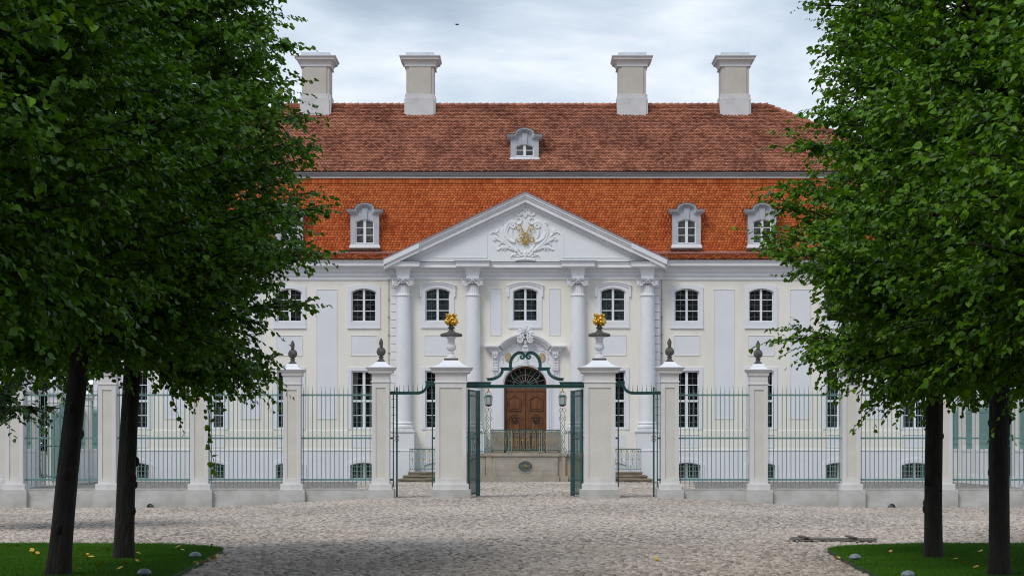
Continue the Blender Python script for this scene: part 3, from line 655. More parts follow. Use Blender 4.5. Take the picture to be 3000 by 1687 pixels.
def tiles(name, y0,z0,x0, y1,z1,x1, e, wT, mt, seed, first_long=0):
    r = np.random.default_rng(seed); Ls = sqrt((y1-y0)**2+(z1-z0)**2); vy,vz = (y1-y0)/Ls,(z1-z0)/Ls; ny_,nz_ = -vz,vy   # normal to the front/up
    rows = int(Ls/e); Vv = []; rr = []; 
    base = np.array([(-.5,1.15),(-.5,.30),(-.28,.07),(0,0),(.28,.07),(.5,.30),(.5,1.15)])
    for j in range(rows+1):
        s0 = j*e; 
        if s0 > Ls-0.02: break
        ln = min(e, Ls-s0); hwid = x0+(x1-x0)*s0/Ls; n = int(2*hwid/wT); 
        xs_ = (np.arange(n)-n/2+0.5*(j%2)+0.25)*wT; xs_ = xs_[np.abs(xs_) < hwid-0.02]; n = len(xs_)
        jit = r.normal(0,0.004,n); lift = r.uniform(0.026,0.042,n)
        T = np.zeros((n,14,3))
        for k,(u,v) in enumerate(base):
            v = v if v >= 1 else v*min(1.0,0.13/ln)
            sv = s0+v*ln*1.0+(jit if v < 0.5 else 0); h = lift*(1-v*0.75)+0.004
            T[:,k,0] = xs_+u*wT*0.975; T[:,k,1] = y0+vy*sv+ny_*h; T[:,k,2] = z0+vz*sv+nz_*h
            h2 = h-0.030; T[:,7+k,0] = T[:,k,0]; T[:,7+k,1] = y0+vy*sv+ny_*h2; T[:,7+k,2] = z0+vz*sv+nz_*h2
        Vv.append(T); rr.append(r.random(n))
    Vv = np.concatenate(Vv); rr = np.concatenate(rr); n = len(Vv)
    fq = [(0,1,5,6),(1,2,4,5),(2,3,4,4)]+[(k,k+7,k+8,k+1) for k in range(0,6)]
    tri = np.array([(2,3,4)]); quad = np.array([(0,1,5,6),(1,2,4,5)]+[(k,k+7,k+8,k+1) for k in range(0,6)])
    # make the bottom triangle a quad through a degenerate-free split: use (1,2,3,x) fan
    quad = np.array([(0,1,5,6),(1,2,3,4)]+[(k,k+7,k+8,k+1) for k in range(0,6)]+[(1,4,5,5)]); 
    quad = np.array([(0,1,2,3),(0,3,6,6)]) if False else np.array([(0,1,2,3),(3,4,5,6)]+[(k,k+7,k+8,k+1) for k in range(0,6)])
    tri = np.array([(0,3,6)])
    Fq = (np.arange(n)[:,None,None]*14+quad[None]).reshape(-1,4); Ft = (np.arange(n)[:,None,None]*14+tri[None]).reshape(-1,3)
    me = bpy.data.meshes.new(name); V = Vv.reshape(-1,3)-np.array(WORLD[pal.name])[None]
    lq, lt = len(Fq), len(Ft); me.vertices.add(len(V)); me.vertices.foreach_set('co', V.astype(np.float32).ravel())
    me.loops.add(lq*4+lt*3); me.loops.foreach_set('vertex_index', np.concatenate([Fq.ravel(),Ft.ravel()]).astype(np.int32))
    me.polygons.add(lq+lt); me.polygons.foreach_set('loop_start', np.concatenate([np.arange(0,lq*4,4),lq*4+np.arange(0,lt*3,3)]).astype(np.int32))
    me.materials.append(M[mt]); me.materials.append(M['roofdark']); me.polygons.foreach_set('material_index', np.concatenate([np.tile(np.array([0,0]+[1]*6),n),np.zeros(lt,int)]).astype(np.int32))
    at = me.attributes.new('rnd','FLOAT','FACE'); at.data.foreach_set('value', np.concatenate([np.repeat(rr,len(quad)),rr]).astype(np.float32))
    me.update(calc_edges=True); me.validate()
    o = linkmesh(name, me, roof, WORLD[pal.name]); return o
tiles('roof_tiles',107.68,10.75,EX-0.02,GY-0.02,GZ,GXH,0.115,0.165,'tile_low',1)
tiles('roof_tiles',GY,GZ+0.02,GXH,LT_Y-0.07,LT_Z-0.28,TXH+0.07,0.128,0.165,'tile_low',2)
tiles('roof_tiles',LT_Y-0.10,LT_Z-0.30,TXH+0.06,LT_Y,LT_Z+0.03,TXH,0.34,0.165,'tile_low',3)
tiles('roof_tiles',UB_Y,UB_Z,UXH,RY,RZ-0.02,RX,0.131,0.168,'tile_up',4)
b = MB()   # ridge and hip caps: overlapping half-round tiles
def capline(p,q,step=0.345):
    p,q = Vector(p),Vector(q); n = int((q-p).length/step); d = (q-p)/n
    for i in range(n):
        a = p+d*i; c = p+d*(i+1.12); b.tube([a+Vector((0,0,0.0)),c+Vector((0,0,0.03))],[0.085,0.115],8)
capline((-RX,RY,RZ),(RX,RY,RZ)); capline((RX,RY,RZ),(UXH,UB_Y,UB_Z+0.03)); capline((-RX,RY,RZ),(-UXH,UB_Y,UB_Z+0.03))
b.build('ridge_tiles','tile_up',roof,org=WORLD[pal.name],attr=[random.random()*0.9 for _ in b.f])
b = MB()   # band between the slopes
b.profx([(LT_Y+0.1,14.92),(LT_Y-0.14,14.92),(LT_Y-0.14,14.95),(LT_Y-0.10,14.96),(LT_Y-0.10,15.02),(LT_Y-0.16,15.04),(LT_Y-0.16,15.10),(LT_Y-0.22,15.13),(LT_Y-0.22,15.2),(LT_Y+0.1,15.21)],-TXH-0.15,TXH+0.15)
for s_ in (-1,1): b.box(min(s_*(TXH-0.1),s_*(TXH+0.15)),max(s_*(TXH-0.1),s_*(TXH+0.15)),LT_Y+0.1,BK-LT_Y,14.88,15.22)
b.build('roof_band','band',pal)
b = MB(); b.box(-TXH-0.1,TXH+0.1,LT_Y-0.17,LT_Y-0.14,14.915,14.945); b.build('band_fillet','white',pal)
b = MB(); GYc = GY-0.1
for s_ in (-1,1):
    b.tube([(s_*6.1,GYc,GZ-0.01),(s_*20.65,GYc,GZ+0.02)],0.075,10)
    for x in np.arange(6.8,20.3,1.12): b.tube([(s_*x,GYc,GZ),(s_*x+0.03,GYc,GZ)],0.085,10)
    b.tube([(s_*6.35,107.65,10.9),(s_*6.9,107.6,10.84)],[0.05,0.03],6)
b.build('gutter','gutter',pal)
# chimneys -----------------------------------------------------------------
def chimney(cx, pots):
    cy = 114.07; ey = 0.18
    c = MB(); c.sq([(0.79,17.6),(0.79,19.40),(0.775,19.42)],cx,cy,ey); c.box(cx-0.70,cx+0.70,cy-0.86-ey,cy+0.86+ey,17.6,19.38)
    c.sq([(0.765,19.42),(0.765,19.62),(0.745,19.63)],cx,cy,ey); c.box(cx-0.66,cx+0.66,cy-0.80-ey,cy+0.80+ey,19.40,19.62)
    C_ = c.build('chimney','chwhite',pal,org=(cx,cy,17.6))
    c = MB(); c.sq([(0.70,19.6),(0.70,21.05)],cx,cy,ey); c.box(cx-0.56,cx+0.56,cy-0.755-ey,cy+0.755+ey,19.62,21.04); c.build('chimney_shaft','chcream',C_)
    c = MB(); c.sq([(0.72,21.02),(0.79,21.04),(0.79,21.08),(0.76,21.09),(0.77,21.18),(0.80,21.26),(0.87,21.33),(0.97,21.38),(0.97,21.46),(1.03,21.50),(1.05,21.56),(1.0,21.57)],cx,cy,ey); c.build('chimney_crown','chwhite',C_)
    c = MB(); c.sq([(0.73,21.57),(0.72,21.76)],cx,cy,ey); c.build('chimney_cover','tank',C_)
    if pots:
        c = MB()
        c.box(cx-0.58,cx+0.5,cy-0.5,cy+0.5,21.76,21.79)
        for q in (-0.38,0.12,0.30): c.lathe([(0.16,21.79),(0.17,21.84),(0.1,21.86)],cx+q,cy,12)
        c.build('chimney_pot','urnstone',C_)
for q,pp in ((-615,True),(-309,False),(314,False),(616,True)): chimney(q*113.1/F_, pp)
# dormers --------------------------------------------------------------------
def dormer(cx, yf, z0, zc, rows, depth, side_top):
    """z0: bottom of the sill, zc: springing of the hood"""
    hw = 0.70; top = zc; c = MB()
    oh = 0.455; wz0 = z0+0.22; wzs = top-0.47; wzc = top-0.35
    out_ = arch(cx-hw,cx+hw,z0+0.15,top,top); inn = arch(cx-oh,cx+oh,wz0,wzs,wzc)
    c.strip(out_,inn,yf,yf+0.14,True)
    aa = [(cx+0.36*cos(pi*i/14), top+0.27*sin(pi*i/14)) for i in range(15)]
    c.plate(aa,yf+0.002,yf+depth)
    c.plate([(cx-0.11,wzc-0.01),(cx+0.11,wzc-0.01),(cx+0.15,top+0.20),(cx-0.15,top+0.20)],yf-0.06,yf+0.05)
    for s_ in (-1,1):
        c.add([(cx+s_*hw,yf+0.01,z0+0.16),(cx+s_*(hw),yf+depth,side_top-0.0),(cx+s_*hw,yf+depth,top),(cx+s_*hw,yf+0.01,top)],[(0,1,2,3)])
        c.add([(cx+s_*hw,yf+0.01,z0+0.16),(cx+s_*hw,yf+depth,z0+0.16),(cx+s_*hw,yf+depth,top),(cx+s_*hw,yf+0.01,top)],[(0,1,2,3)])
    D_ = c.build('dormer','dormer',pal,org=(cx,yf,z0))
    c = MB(); c.box(cx-hw-0.02,cx+hw+0.02,yf-0.05,yf+0.1,z0+0.10,z0+0.17); c.box(cx-hw-0.06,cx+hw+0.06,yf-0.08,yf+0.1,z0+0.0,z0+0.10); c.build('sill','wframe',D_)
    c = MB()   # hood with an arched middle
    def hoodpath(sh,x_out,ra,pk):
        n = 16; P = [(cx+x_out,top+sh),(cx+ra+0.07,top+sh)]
        for i in range(n+1):
            a = pi*i/n; P.append((cx+ra*cos(a), top+sh+0.02+(pk-sh-0.02)*sin(a)**0.8))
        return P+[(cx-ra-0.07,top+sh),(cx-x_out,top+sh)]
    p0 = hoodpath(0.10,0.90,0.47,0.42); p1 = hoodpath(0.04,0.87,0.43,0.36); p2 = hoodpath(-0.03,0.82,0.39,0.31); p3 = hoodpath(-0.10,0.75,0.35,0.25)
    c.strip(p0,p1,yf-0.22,yf+depth); c.strip(p1,p2,yf-0.15,yf+depth); c.strip(p2,p3,yf-0.07,yf+depth); c.build('hood','dormer',D_)
    c = MB(); q0 = hoodpath(0.125,0.93,0.49,0.445); c.strip(q0,p0,yf-0.24,yf+depth+0.1); c.build('hood_flashing','lead',D_)
    f = MB(); f.strip(inn,arch(cx-oh+0.05,cx+oh-0.05,wz0+0.05,wzs-0.03,wzc-0.04),yf+0.05,yf+0.12,True); f.box(cx-0.065,cx+0.065,yf+0.03,yf+0.11,wz0,wzc)
    hh = wzc-wz0
    for k in range(1,rows): zz = wz0+0.03+(hh-0.06)*k/rows; f.box(cx-oh+0.04,cx+oh-0.04,yf+0.055,yf+0.1,zz-0.016,zz+0.016)
    f.build('window_frame','wframe',D_)
    g = MB(); g.box(cx-oh,cx+oh,yf+0.09,yf+0.095,wz0,wzc); g.build('pane','glassd',D_)
    return D_
M['glassd'] = glassmat('dormer_glass', (0.035,0.038,0.042), 0.2)
dz0 = ZZ(727,108.6); dzc = ZZ(622,108.6)
d0 = dormer(-470*108.6/F_,108.50,dz0,dzc,3,1.1,dzc-0.3)
for q in (472,693,-693): copy_part(d0,((q+470)*108.6/F_,0,0))
yU = 110.15; dormer(-2*yU/F_,yU,ZZ(471,yU),ZZ(402,yU),2,1.6,ZZ(402,yU))
for q in (-470,472,693,-693): x = q*108.6/F_; b = MB(); b.box(x-0.78,x+0.78,108.46,108.75,dz0-0.10,dz0-0.002); b.build('dormer_apron','urnstone',pal)
# lightning conductor on the right of the columns
b = MB(); b.tube([(6.62,FA-0.25,10.45),(6.66,FA-0.05,10.2),(6.66,FA-0.05,0.3)],0.012,6); b.tube([(-6.62,FA-0.25,10.45),(-6.66,FA-0.05,10.2),(-6.66,FA-0.05,0.3)],0.012,6)
for z in np.arange(1.0,9.6,0.87): 
    for s_ in (-1,1): b.box(s_*6.66-0.04,s_*6.66+0.04,FA-0.07,FA,z,z+0.03)
b.build('conductor_cable','lead',pal)

# portal -----------------------------------------------------------------------
YP = AV-0.06
def Q_(zx, zy, D=107.85): return (XX(1400+zx/6.586,D), ZZ(920+zy/6.586,D))
b = MB(); dz, ds, dc = 1.38, 4.70, 5.57
def portring(w, t): return ell(-w,w,dz,ds,dc+t)[1:]+[(-w,dz)]
for (wo,wi,yf) in ((1.68,1.33,AV-0.05),(1.33,1.25,AV-0.09),(1.25,1.17,AV-0.13),(1.17,1.10,AV-0.17),(1.10,1.03,AV-0.12)):
    b.strip(portring(wo,wo-1.03),portring(wi,wi-1.03),yf,AV+0.3 if wi < 1.05 else AV+0.02)
port = b.build('portal','lilac',pal,org=(0,AV,1.38))
b = MB()   # tympanum field + cornice
R0 = 1.72; zc0 = Q_(915,1067)[1]
arcf = [(R0*sin(a),zc0+R0*cos(a)) for a in [0.84-1.68*i/24 for i in range(25)]]
rimo = [(1.65,4.9),(1.65,5.3),(1.65,5.8),(1.65,6.5)]+arcf+[(-1.65,6.5),(-1.65,5.8),(-1.65,5.3),(-1.65,4.9)]; nn_ = len(rimo)
b.strip(rimo,[(1.06*cos(pi*i/(nn_-1)), 4.70+0.90*sin(pi*i/(nn_-1))) for i in range(nn_)],AV-0.045,AV+0.02)
b.build('portal_tympanum','lilac',port,org=(0,AV,1.38))
b = MB(); xz = Q_(405,610)
for (ro,ri,yf) in ((1.74,1.68,AV-0.42),(1.68,1.60,AV-0.36),(1.60,1.54,AV-0.26),(1.54,1.46,AV-0.18),(1.46,1.42,AV-0.11)):
    for s_ in (-1,1):
        A_ = [(s_*ro*sin(a),zc0+ro*cos(a)) for a in [0.17+(0.835-0.17)*i/14 for i in range(15)]]; B_ = [(s_*ri*sin(a),zc0+ri*cos(a)) for a in [0.17+(0.835-0.17)*i/14 for i in range(15)]]
        b.strip(A_,B_,yf,AV)
z1_ = ZZ(1012,107.6); 
for s_ in (-1,1):
    for (xo,xi,h0,h1,yf) in ((1.99,1.28,-0.04,0,AV-0.44),(1.96,1.26,-0.10,-0.04,AV-0.40),(1.92,1.22,-0.16,-0.10,AV-0.33),(1.78,1.18,-0.22,-0.16,AV-0.26),(1.75,1.15,-0.30,-0.22,AV-0.22)):
        x0_,x1_ = sorted((s_*xo,s_*xi)); b.box(x0_,x1_,yf,AV,z1_+h0,z1_+h1)
    vx,vz = Q_(815 if s_ < 0 else 1012,505); b.add(*disc_y(vx,AV-0.40,vz,0.155,0.4))
    sp = spiral(vx,vz,0.165,0.025,pi/2-s_*0.9, s_*1.9)
    b.tube([(x,AV-0.43,z) for x,z in sp],[0.035-0.013*i/26 for i in range(27)],7); b.sphere((vx,AV-0.44,vz),0.035,8)
    b.ribbon(smooth_path([(s_*0.30,zc0+1.69),(s_*0.20,zc0+1.68),(s_*0.10,zc0+1.62),(s_*0.05,zc0+1.50)],4),0.07,AV-0.42,AV)
b.build('portal_cornice','white',port,org=(0,AV,1.38))
for s_ in (-1,1):   # consoles and key ornament
    b = MB(); x = s_*1.47; zt = z1_-0.30
    b.profx([(AV,zt),(AV-0.24,zt),(AV-0.25,zt-0.08),(AV-0.20,zt-0.20),(AV-0.13,zt-0.34),(AV-0.12,zt-0.6),(AV-0.15,zt-0.78),(AV-0.11,zt-0.86),(AV,zt-0.88)],x-0.15,x+0.15)
    for q in (-0.10,0,0.10): b.tube(smooth_path([(x+q,AV-0.25,zt-0.03),(x+q,AV-0.25,zt-0.12),(x+q,AV-0.19,zt-0.24)],4),[0.035]*9,6)
    for j in range(4):
        for q in (-0.10,-0.035,0.035,0.10): b.sphere((x+q,AV-0.14,zt-0.36-j*0.13),0.045,8,0.8,0.8,1.3)
    b.sphere((x,AV-0.22,zt-0.27),0.08,10,1.1,0.6,0.6)
    for q in (-0.1,-0.03,0.05,0.1): b.sphere((x+q,AV-0.14,zt-0.87),0.04,8)
    for j in range(3):
        for q in (-0.07,0.0,0.07): b.sphere((x+q,AV-0.07,zt-1.02-j*0.09),0.032,6)
    b.build('console','white',port,org=(0,AV,1.38),smooth=True,autos=True)
b = MB()
kx,kz = Q_(915,650)
b.box(kx-0.15,kx+0.15,AV-0.28,AV,kz-0.17,kz+0.05)
for q in (-0.10,0,0.10): b.tube([(kx+q,AV-0.29,kz+0.03),(kx+q,AV-0.27,kz-0.16)],0.035,6)
b.sphere((kx,AV-0.28,kz+0.06),0.15,12,1,0.6,0.5); b.sphere((kx,AV-0.32,kz+0.25),0.09,10,0.8,0.5,1.3); b.build('key_bracket','white',port,org=(0,AV,1.38),smooth=True,autos=True)
b = MB()
kx,kz = Q_(915,920)
b.plate([(kx-0.11,kz-0.16),(kx+0.11,kz-0.16),(kx+0.07,kz+0.2),(kx-0.07,kz+0.2)],AV-0.24,AV)
for j in range(4):
    for q in (-0.08,-0.03,0.03,0.08): b.sphere((kx+q,AV-0.25,kz+0.12-j*0.09),0.04,8,0.8,0.7,1.3)
for q in (-0.09,-0.03,0.03,0.09): b.sphere((kx+q,AV-0.25,kz-0.18),0.035,8)
b.build('keystone','white',port,org=(0,AV,1.38),smooth=True,autos=True)
# scrollwork of the tympanum
for s_ in (-1,1):
    b = MB()
    def T(pts,r0,r1):
        P = smooth_path([Q_(915+s_*(p-915),q) for p,q in pts],4); n = len(P); b.tube([(x,AV-0.07,z) for x,z in P],[r0+(r1-r0)*i/(n-1) for i in range(n)],6)
    T([(1090,660),(1075,690),(1050,670),(1060,630),(1110,610),(1160,640),(1200,690),(1240,700),(1270,690),(1275,665),(1250,660)],0.022,0.018)
    T([(1260,700),(1310,740),(1350,800),(1340,880),(1350,950)],0.025,0.012); T([(1060,800),(1055,850),(1090,900),(1150,920)],0.02,0.03)
    T([(1320,760),(1370,770)],0.02,0.01); T([(1335,850),(1380,870)],0.02,0.01); T([(1160,640),(1190,610),(1230,640)],0.016,0.01); T([(1100,650),(1150,700),(1180,730)],0.016,0.01)
    for q in range(7): p = Q_(915+s_*(1080+q*13),790+q*18); b.sphere((p[0],AV-0.06,p[1]),0.045,8,1.3,0.5,0.6)
    b.build('scroll_relief','white',port,org=(0,AV,1.38),smooth=True,autos=True)
for zx in (587,1240):
    b = MB(); p = Q_(zx,832); vs_,fs_ = [],[]
    n = 24; vs_ = [(p[0]+0.165*cos(2*pi*k/n),AV-0.09,p[1]+0.225*sin(2*pi*k/n)) for k in range(n)]+[(p[0]+0.165*cos(2*pi*k/n),AV-0.02,p[1]+0.225*sin(2*pi*k/n)) for k in range(n)]
    b.add(vs_,[tuple(range(n))]+[(k,k+n,(k+1)%n+n,(k+1)%n) for k in range(n)]); b.build('medallion','ochre',port,org=(0,AV,1.38))
# shell crest
def shell():
    cx,cz = Q_(912,395); n = 88; m = 10; vs = []; fs = []
    for j in range(m+1):
        t = j/m
        for i in range(n+1):
            a = -0.45+ (pi+0.9)*i/n; lob = abs(sin(a*5.5)); R = 0.36*(0.94+0.06*lob); 
            rx = R*1.06*t; rz = R*1.12*t
            y = AV-0.20-0.16*sin(t*pi*0.55)-0.05*t*lob+0.06*t**4
            vs.append((cx+rx*cos(a), y, cz+rz*sin(a)+0.02))
    for j in range(m):
        for i in range(n): a_ = j*(n+1)+i; fs.append((a_,a_+1,a_+n+2,a_+n+1))
    k = len(vs)
    for i in range(n+1): v = vs[m*(n+1)+i]; vs.append((v[0],AV,v[2]))
    for i in range(n): fs.append((m*(n+1)+i,m*(n+1)+i+1,k+i+1,k+i))
    s = MB(); s.add(vs,fs)
    for i in range(13):
        a = -0.45+(pi+0.9)*i/12; r_ = 0.37; s.sphere((cx+r_*1.0*cos(a),AV-0.34,cz+r_*1.07*sin(a)+0.02),0.034,8)
    for q in (-1,1):
        s.tube([(cx+q*0.2+0.07*cos(a)*q,AV-0.38,cz-0.02+0.07*sin(a)) for a in np.linspace(-2,3.2,14)],0.028,6)
        s.tube(smooth_path([(cx+q*0.02,AV-0.38,cz+0.30),(cx+q*0.10,AV-0.40,cz+0.12),(cx+q*0.26,AV-0.36,cz+0.10)],4),[0.02]*9,6)
    return s
shell().build('shell_ornament','white',port,org=(0,AV,1.38),smooth=True,autos=True)
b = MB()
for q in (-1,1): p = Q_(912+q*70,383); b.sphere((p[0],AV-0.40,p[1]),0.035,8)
b.build('shell_hollow_shade','dark_matte',port,org=(0,AV,1.38))  # dark balls paint in the shade of the shell's hollows
# door
b = MB(); yd = AV+0.16
b.strip(ell(-1.03,1.03,4.55,ds,dc),ell(-0.96,0.96,4.62,ds,dc-0.08),yd-0.02,yd+0.1,True); b.box(-1.03,1.03,yd-0.04,yd+0.12,4.37,4.57)
fan = b.build('fanlight_frame','wood',pal,org=(0,yd,4.5))
b = MB(); b.plate(ell(-0.98,0.98,4.6,ds,dc-0.06),yd+0.04,yd+0.05); b.build('pane','glass',fan)
b = MB(); cz_ = 4.66
for k in range(1,10):
    a = pi*k/10; b.tube([(0.22*cos(a),yd+0.02,cz_+0.18*sin(a)),(0.97*cos(a),yd+0.02,cz_+0.84*sin(a))],0.012 if k != 5 else 0.022,5)
for r_ in (0.22,0.58): b.tube([(r_*cos(pi*i/20),yd+0.02,cz_+r_*0.86*sin(pi*i/20)) for i in range(21)],0.012,5)
b.build('fanlight_bars','tan',fan)
for s_ in (-1,1):
    b = MB(); x0_,x1_ = (0.012,1.03) if s_ > 0 else (-1.03,-0.012)
    b.box(x0_,x1_,yd,yd+0.07,1.40,4.37)
    cxp = (x0_+x1_)/2
    def panel(za,zb,hw,bow,t=0.035):
        o_ = [(cxp-hw,za),(cxp+hw,za)]+[(cxp+hw-2*hw*i/12, zb+bow*sin(pi*i/12)**2) for i in range(13)]
        i_ = [(cxp-hw+t,za+t),(cxp+hw-t,za+t)]+[(cxp+(hw-t)-2*(hw-t)*i/12, zb-t+bow*sin(pi*i/12)**2) for i in range(13)]
        b.strip(o_,i_,yd-0.05,yd+0.01,True)
        o2 = [(cxp-hw+0.10,za+0.10),(cxp+hw-0.10,za+0.10)]+[(cxp+(hw-0.1)-2*(hw-0.1)*i/12, zb-0.1+bow*sin(pi*i/12)**2) for i in range(13)]
        b.plate(o2,yd-0.03,yd+0.01)
    panel(3.42,4.02,0.33,0.14); panel(2.35,3.10,0.33,0.18); panel(1.55,2.22,0.33,0.0)
    b.box(x0_,x0_+0.05,yd-0.03,yd+0.02,1.4,4.36); b.box(x1_-0.05,x1_,yd-0.03,yd+0.02,1.4,4.36)
    dd = b.build('door','wood',pal,org=(x0_ if s_ < 0 else x1_,yd,1.4))
    b = MB(); rz = ZZ(1130+480/4.829,107.9); b.tube([(cxp+0.14*cos(a),yd-0.07,rz+0.14*sin(a)) for a in np.linspace(0,2*pi,21)],0.028,7); b.sphere((cxp,yd-0.05,rz),0.09,10,1,0.5,1)
    for k in range(12): a = k*pi/6; b.sphere((cxp+0.16*cos(a),yd-0.06,rz+0.16*sin(a)),0.025,6)
    b.build('rosette','wooddark',dd)
    if s_ > 0: b = MB(); b.tube([(0.10,yd-0.02,2.62),(0.10,yd-0.09,2.62),(0.24,yd-0.09,2.62)],0.015,6); b.build('door_handle','dark_matte',dd)
for s_ in (-1,1): b = MB(); b.box(min(s_*1.05,s_*1.66),max(s_*1.05,s_*1.66),AV-0.2,AV-0.05,1.38,2.42); b.build('portal_dado','tan',pal)

# ------------------------------------------------------------------ entrance stair
LY = 105.0
st = empty('entrance_stair',(0,LY,0),'travertine double stair and landing in front of the wooden door','staircase')
b = MB(); b.box(-1.53,1.53,LY,AV,-0.05,1.22); b.box(-1.88,1.90,LY+0.12,AV-0.01,-0.05,1.22); b.box(-1.6,1.6,LY-0.05,LY+0.1,-0.05,0.30)
b.box(-2.0,2.02,LY+0.05,LY+0.3,-0.05,0.28)
for s_ in (-1,1):   # stepped landing sides falling to the lower platforms
    A_ = [(s_*1.9,-0.05),(s_*4.2,-0.05),(s_*4.2,0.42),(s_*2.15,1.22),(s_*1.9,1.22)]
    if s_ < 0: A_ = A_[::-1]
    b.plate(A_,LY+0.30,LY+0.55)
b.build('landing','stone',st)
b = MB(); b.box(-1.62,1.62,LY-0.06,LY+0.25,1.22,1.365); b.box(-1.95,1.97,LY+0.08,AV-0.02,1.221,1.364)
for s_ in (-1,1):
    A_ = [(s_*1.95,1.22),(s_*2.15,1.22),(s_*4.2,0.42),(s_*4.2,0.54),(s_*2.2,1.364),(s_*1.95,1.364)]
    if s_ < 0: A_ = A_[::-1]
    b.plate(A_,LY+0.24,LY+0.60)
b.build('coping','stone',st)
b = MB(); b.box(-0.95,0.95,AV-0.45,AV-0.05,1.365,1.46); b.build('threshold','steps',st)
b = MB()   # panel lines
for z in (1.06,0.53): 
    for s_ in (-1,1): b.box(min(s_*0.35,s_*1.40),max(s_*0.35,s_*1.40),LY-0.004,LY+0.01,z,z+0.012)
for s_ in (-1,1): b.box(s_*1.4-0.006,s_*1.4+0.006,LY-0.004,LY+0.01,0.53,1.06)
b.box(-0.5,-0.49,LY-0.054,LY,0,0.3); b.box(0.0,0.01,LY-0.004,LY+0.01,0.30,0.42); b.box(-1.53,1.53,LY-0.054,LY-0.04,0.296,0.306)
b.build('joint','steps',st)
ox,oz = 0.0, ZZ(1130+1138/4.829,LY)
b = MB(); n = 28; e0_ = [(0.335*cos(2*pi*k/n),oz+0.265*sin(2*pi*k/n)) for k in range(n)]; e1_ = [(0.40*cos(2*pi*k/n),oz+0.325*sin(2*pi*k/n)) for k in range(n)]
b.strip(e1_,e0_,LY-0.02,LY+0.02,True); b.build('oval_surround','stone',st)
b = MB(); b.plate(e0_,LY-0.003,LY+0.01); b.build('oval_shade_plate','dark_matte',st)  # flat dark plate painted as the shade inside the oval hole
b = MB()
for sx in (-1,1):
    for sz in (-1,1):
        b.tube([(sx*0.14+0.11*cos(a),LY-0.03,oz+sz*0.12+0.095*sin(a)) for a in np.linspace(0,2*pi,17)],0.007,5)
b.tube([(-0.33,LY-0.03,oz),(0.33,LY-0.03,oz)],0.006,5); b.tube([(0,LY-0.03,oz-0.26),(0,LY-0.03,oz+0.26)],0.006,5)
b.tube([(0.33*cos(a),LY-0.025,oz+0.26*sin(a)) for a in np.linspace(0,2*pi,29)],0.009,5); b.build('oval_grille','greenp',st)
b = MB(); 
for k in range(4): b.sphere((0.05*cos(k*pi/2),LY-0.04,oz+0.05*sin(k*pi/2)),0.032,8)
b.build('gilt_rosette','goldm',st)
for s_ in (-1,1):
    for k in range(4):
        z1s = 0.48-k*0.16; ext = k*0.30
        xo = {0:5.48,1:5.70,2:5.92,3:6.30}[k]
        b = MB(); x0_,x1_ = sorted((s_*3.6,s_*xo)); y_ = 103.9-ext
        b.box(x0_,x1_,y_,106.6,-0.06,z1s-0.05)
        xa,xb = (x0_-0.03,x1_) if s_ < 0 else (x0_,x1_+0.03)
        b.box(xa,xb,y_-0.04,106.61,z1s-0.05,z1s+0.001*k)
        b.build('step','steps',st)
    for k in range(5):
        b = MB(); zt = 0.48+(k+1)*0.176; x0_,x1_ = sorted((s_*(4.0-k*0.42),s_*1.9)); b.box(x0_,x1_,LY+0.56,106.9,0.0,zt); b.build('step','steps',st)
# railings
def rail_unit(b, gl, p, ux, wd, h, y, kind=0):
    """one scroll unit; p lower-left (x,z0), ux slope dz/dx"""
    def T(pts, r=0.008, k=3):
        P = smooth_path(pts,k); b.tube([(p[0]+u*wd, y, p[1]+v*h+ux*u*wd) for u,v in P], r, 4)
    T([(0.22,0.04),(0.22,0.80)],0.009,1); T([(0.78,0.04),(0.78,0.80)],0.009,1)
    T([(0.22,0.80),(0.10,0.90),(0.22,0.98),(0.38,0.93),(0.34,0.86)]); T([(0.78,0.80),(0.90,0.90),(0.78,0.98),(0.62,0.93),(0.66,0.86)])
    T([(0.5,0.97),(0.42,0.88),(0.5,0.80),(0.58,0.88),(0.5,0.97)])
    T([(0.40,0.80),(0.42,0.60),(0.5,0.52)]); T([(0.60,0.80),(0.58,0.60),(0.5,0.52)])
    T([(0.5,0.44),(0.44,0.32),(0.5,0.26)]); T([(0.5,0.44),(0.56,0.32),(0.5,0.26)])
    T([(0.5,0.26),(0.36,0.16),(0.42,0.05),(0.5,0.03),(0.58,0.05),(0.64,0.16),(0.5,0.26)])
    T([(0.22,0.10),(0.12,0.08),(0.16,0.02)]); T([(0.78,0.10),(0.88,0.08),(0.84,0.02)])
    x,z = p[0]+0.5*wd, p[1]+0.49*h+ux*0.5*wd
    for k in range(4): a = k*pi/2; gl.sphere((x+0.032*cos(a),y-0.01,z+0.032*sin(a)),0.024,6,1,0.5,1)
    gl.sphere((x,y-0.015,z+0.41*h),0.02,6); 
def railing(name, segs, y, posts, label, root_loc):
    R_o = empty(name, root_loc, label, 'railing')
    a = MB(); s = MB(); g = MB(); pm = []
    for (x0,z0,x1,z1,h) in segs:
        n = max(1,round(abs(x1-x0)/0.262)); wd = (x1-x0)/n; sl_ = (z1-z0)/(x1-x0) if x1 != x0 else 0
        a.tube([(x0,y,z0+h),(x1,y,z1+h)],0.02,6); a.tube([(x0,y,z0),(x1,y,z1)],0.014,6)
        for i in range(n): rail_unit(s,g,(x0+i*wd,z0+sl_*i*wd),sl_,wd,h,y)
    a.build('handrail','green',R_o); s.build('scrollwork','greenp',R_o); g.build('gilt_flowers','goldm',R_o)
    for (x,z0,z1) in posts:
        q = MB(); q.box(x-0.016,x+0.016,y-0.016,y+0.016,z0,z1); q.tube(smooth_path([(x,y-0.02,z0+0.25),(x,y-0.08,z0+0.1),(x,y-0.03,z0-0.02),(x,y-0.09,z0-0.08)],4),0.014,5); q.build('post','greenp',R_o)
    return R_o
yr = LY-0.02
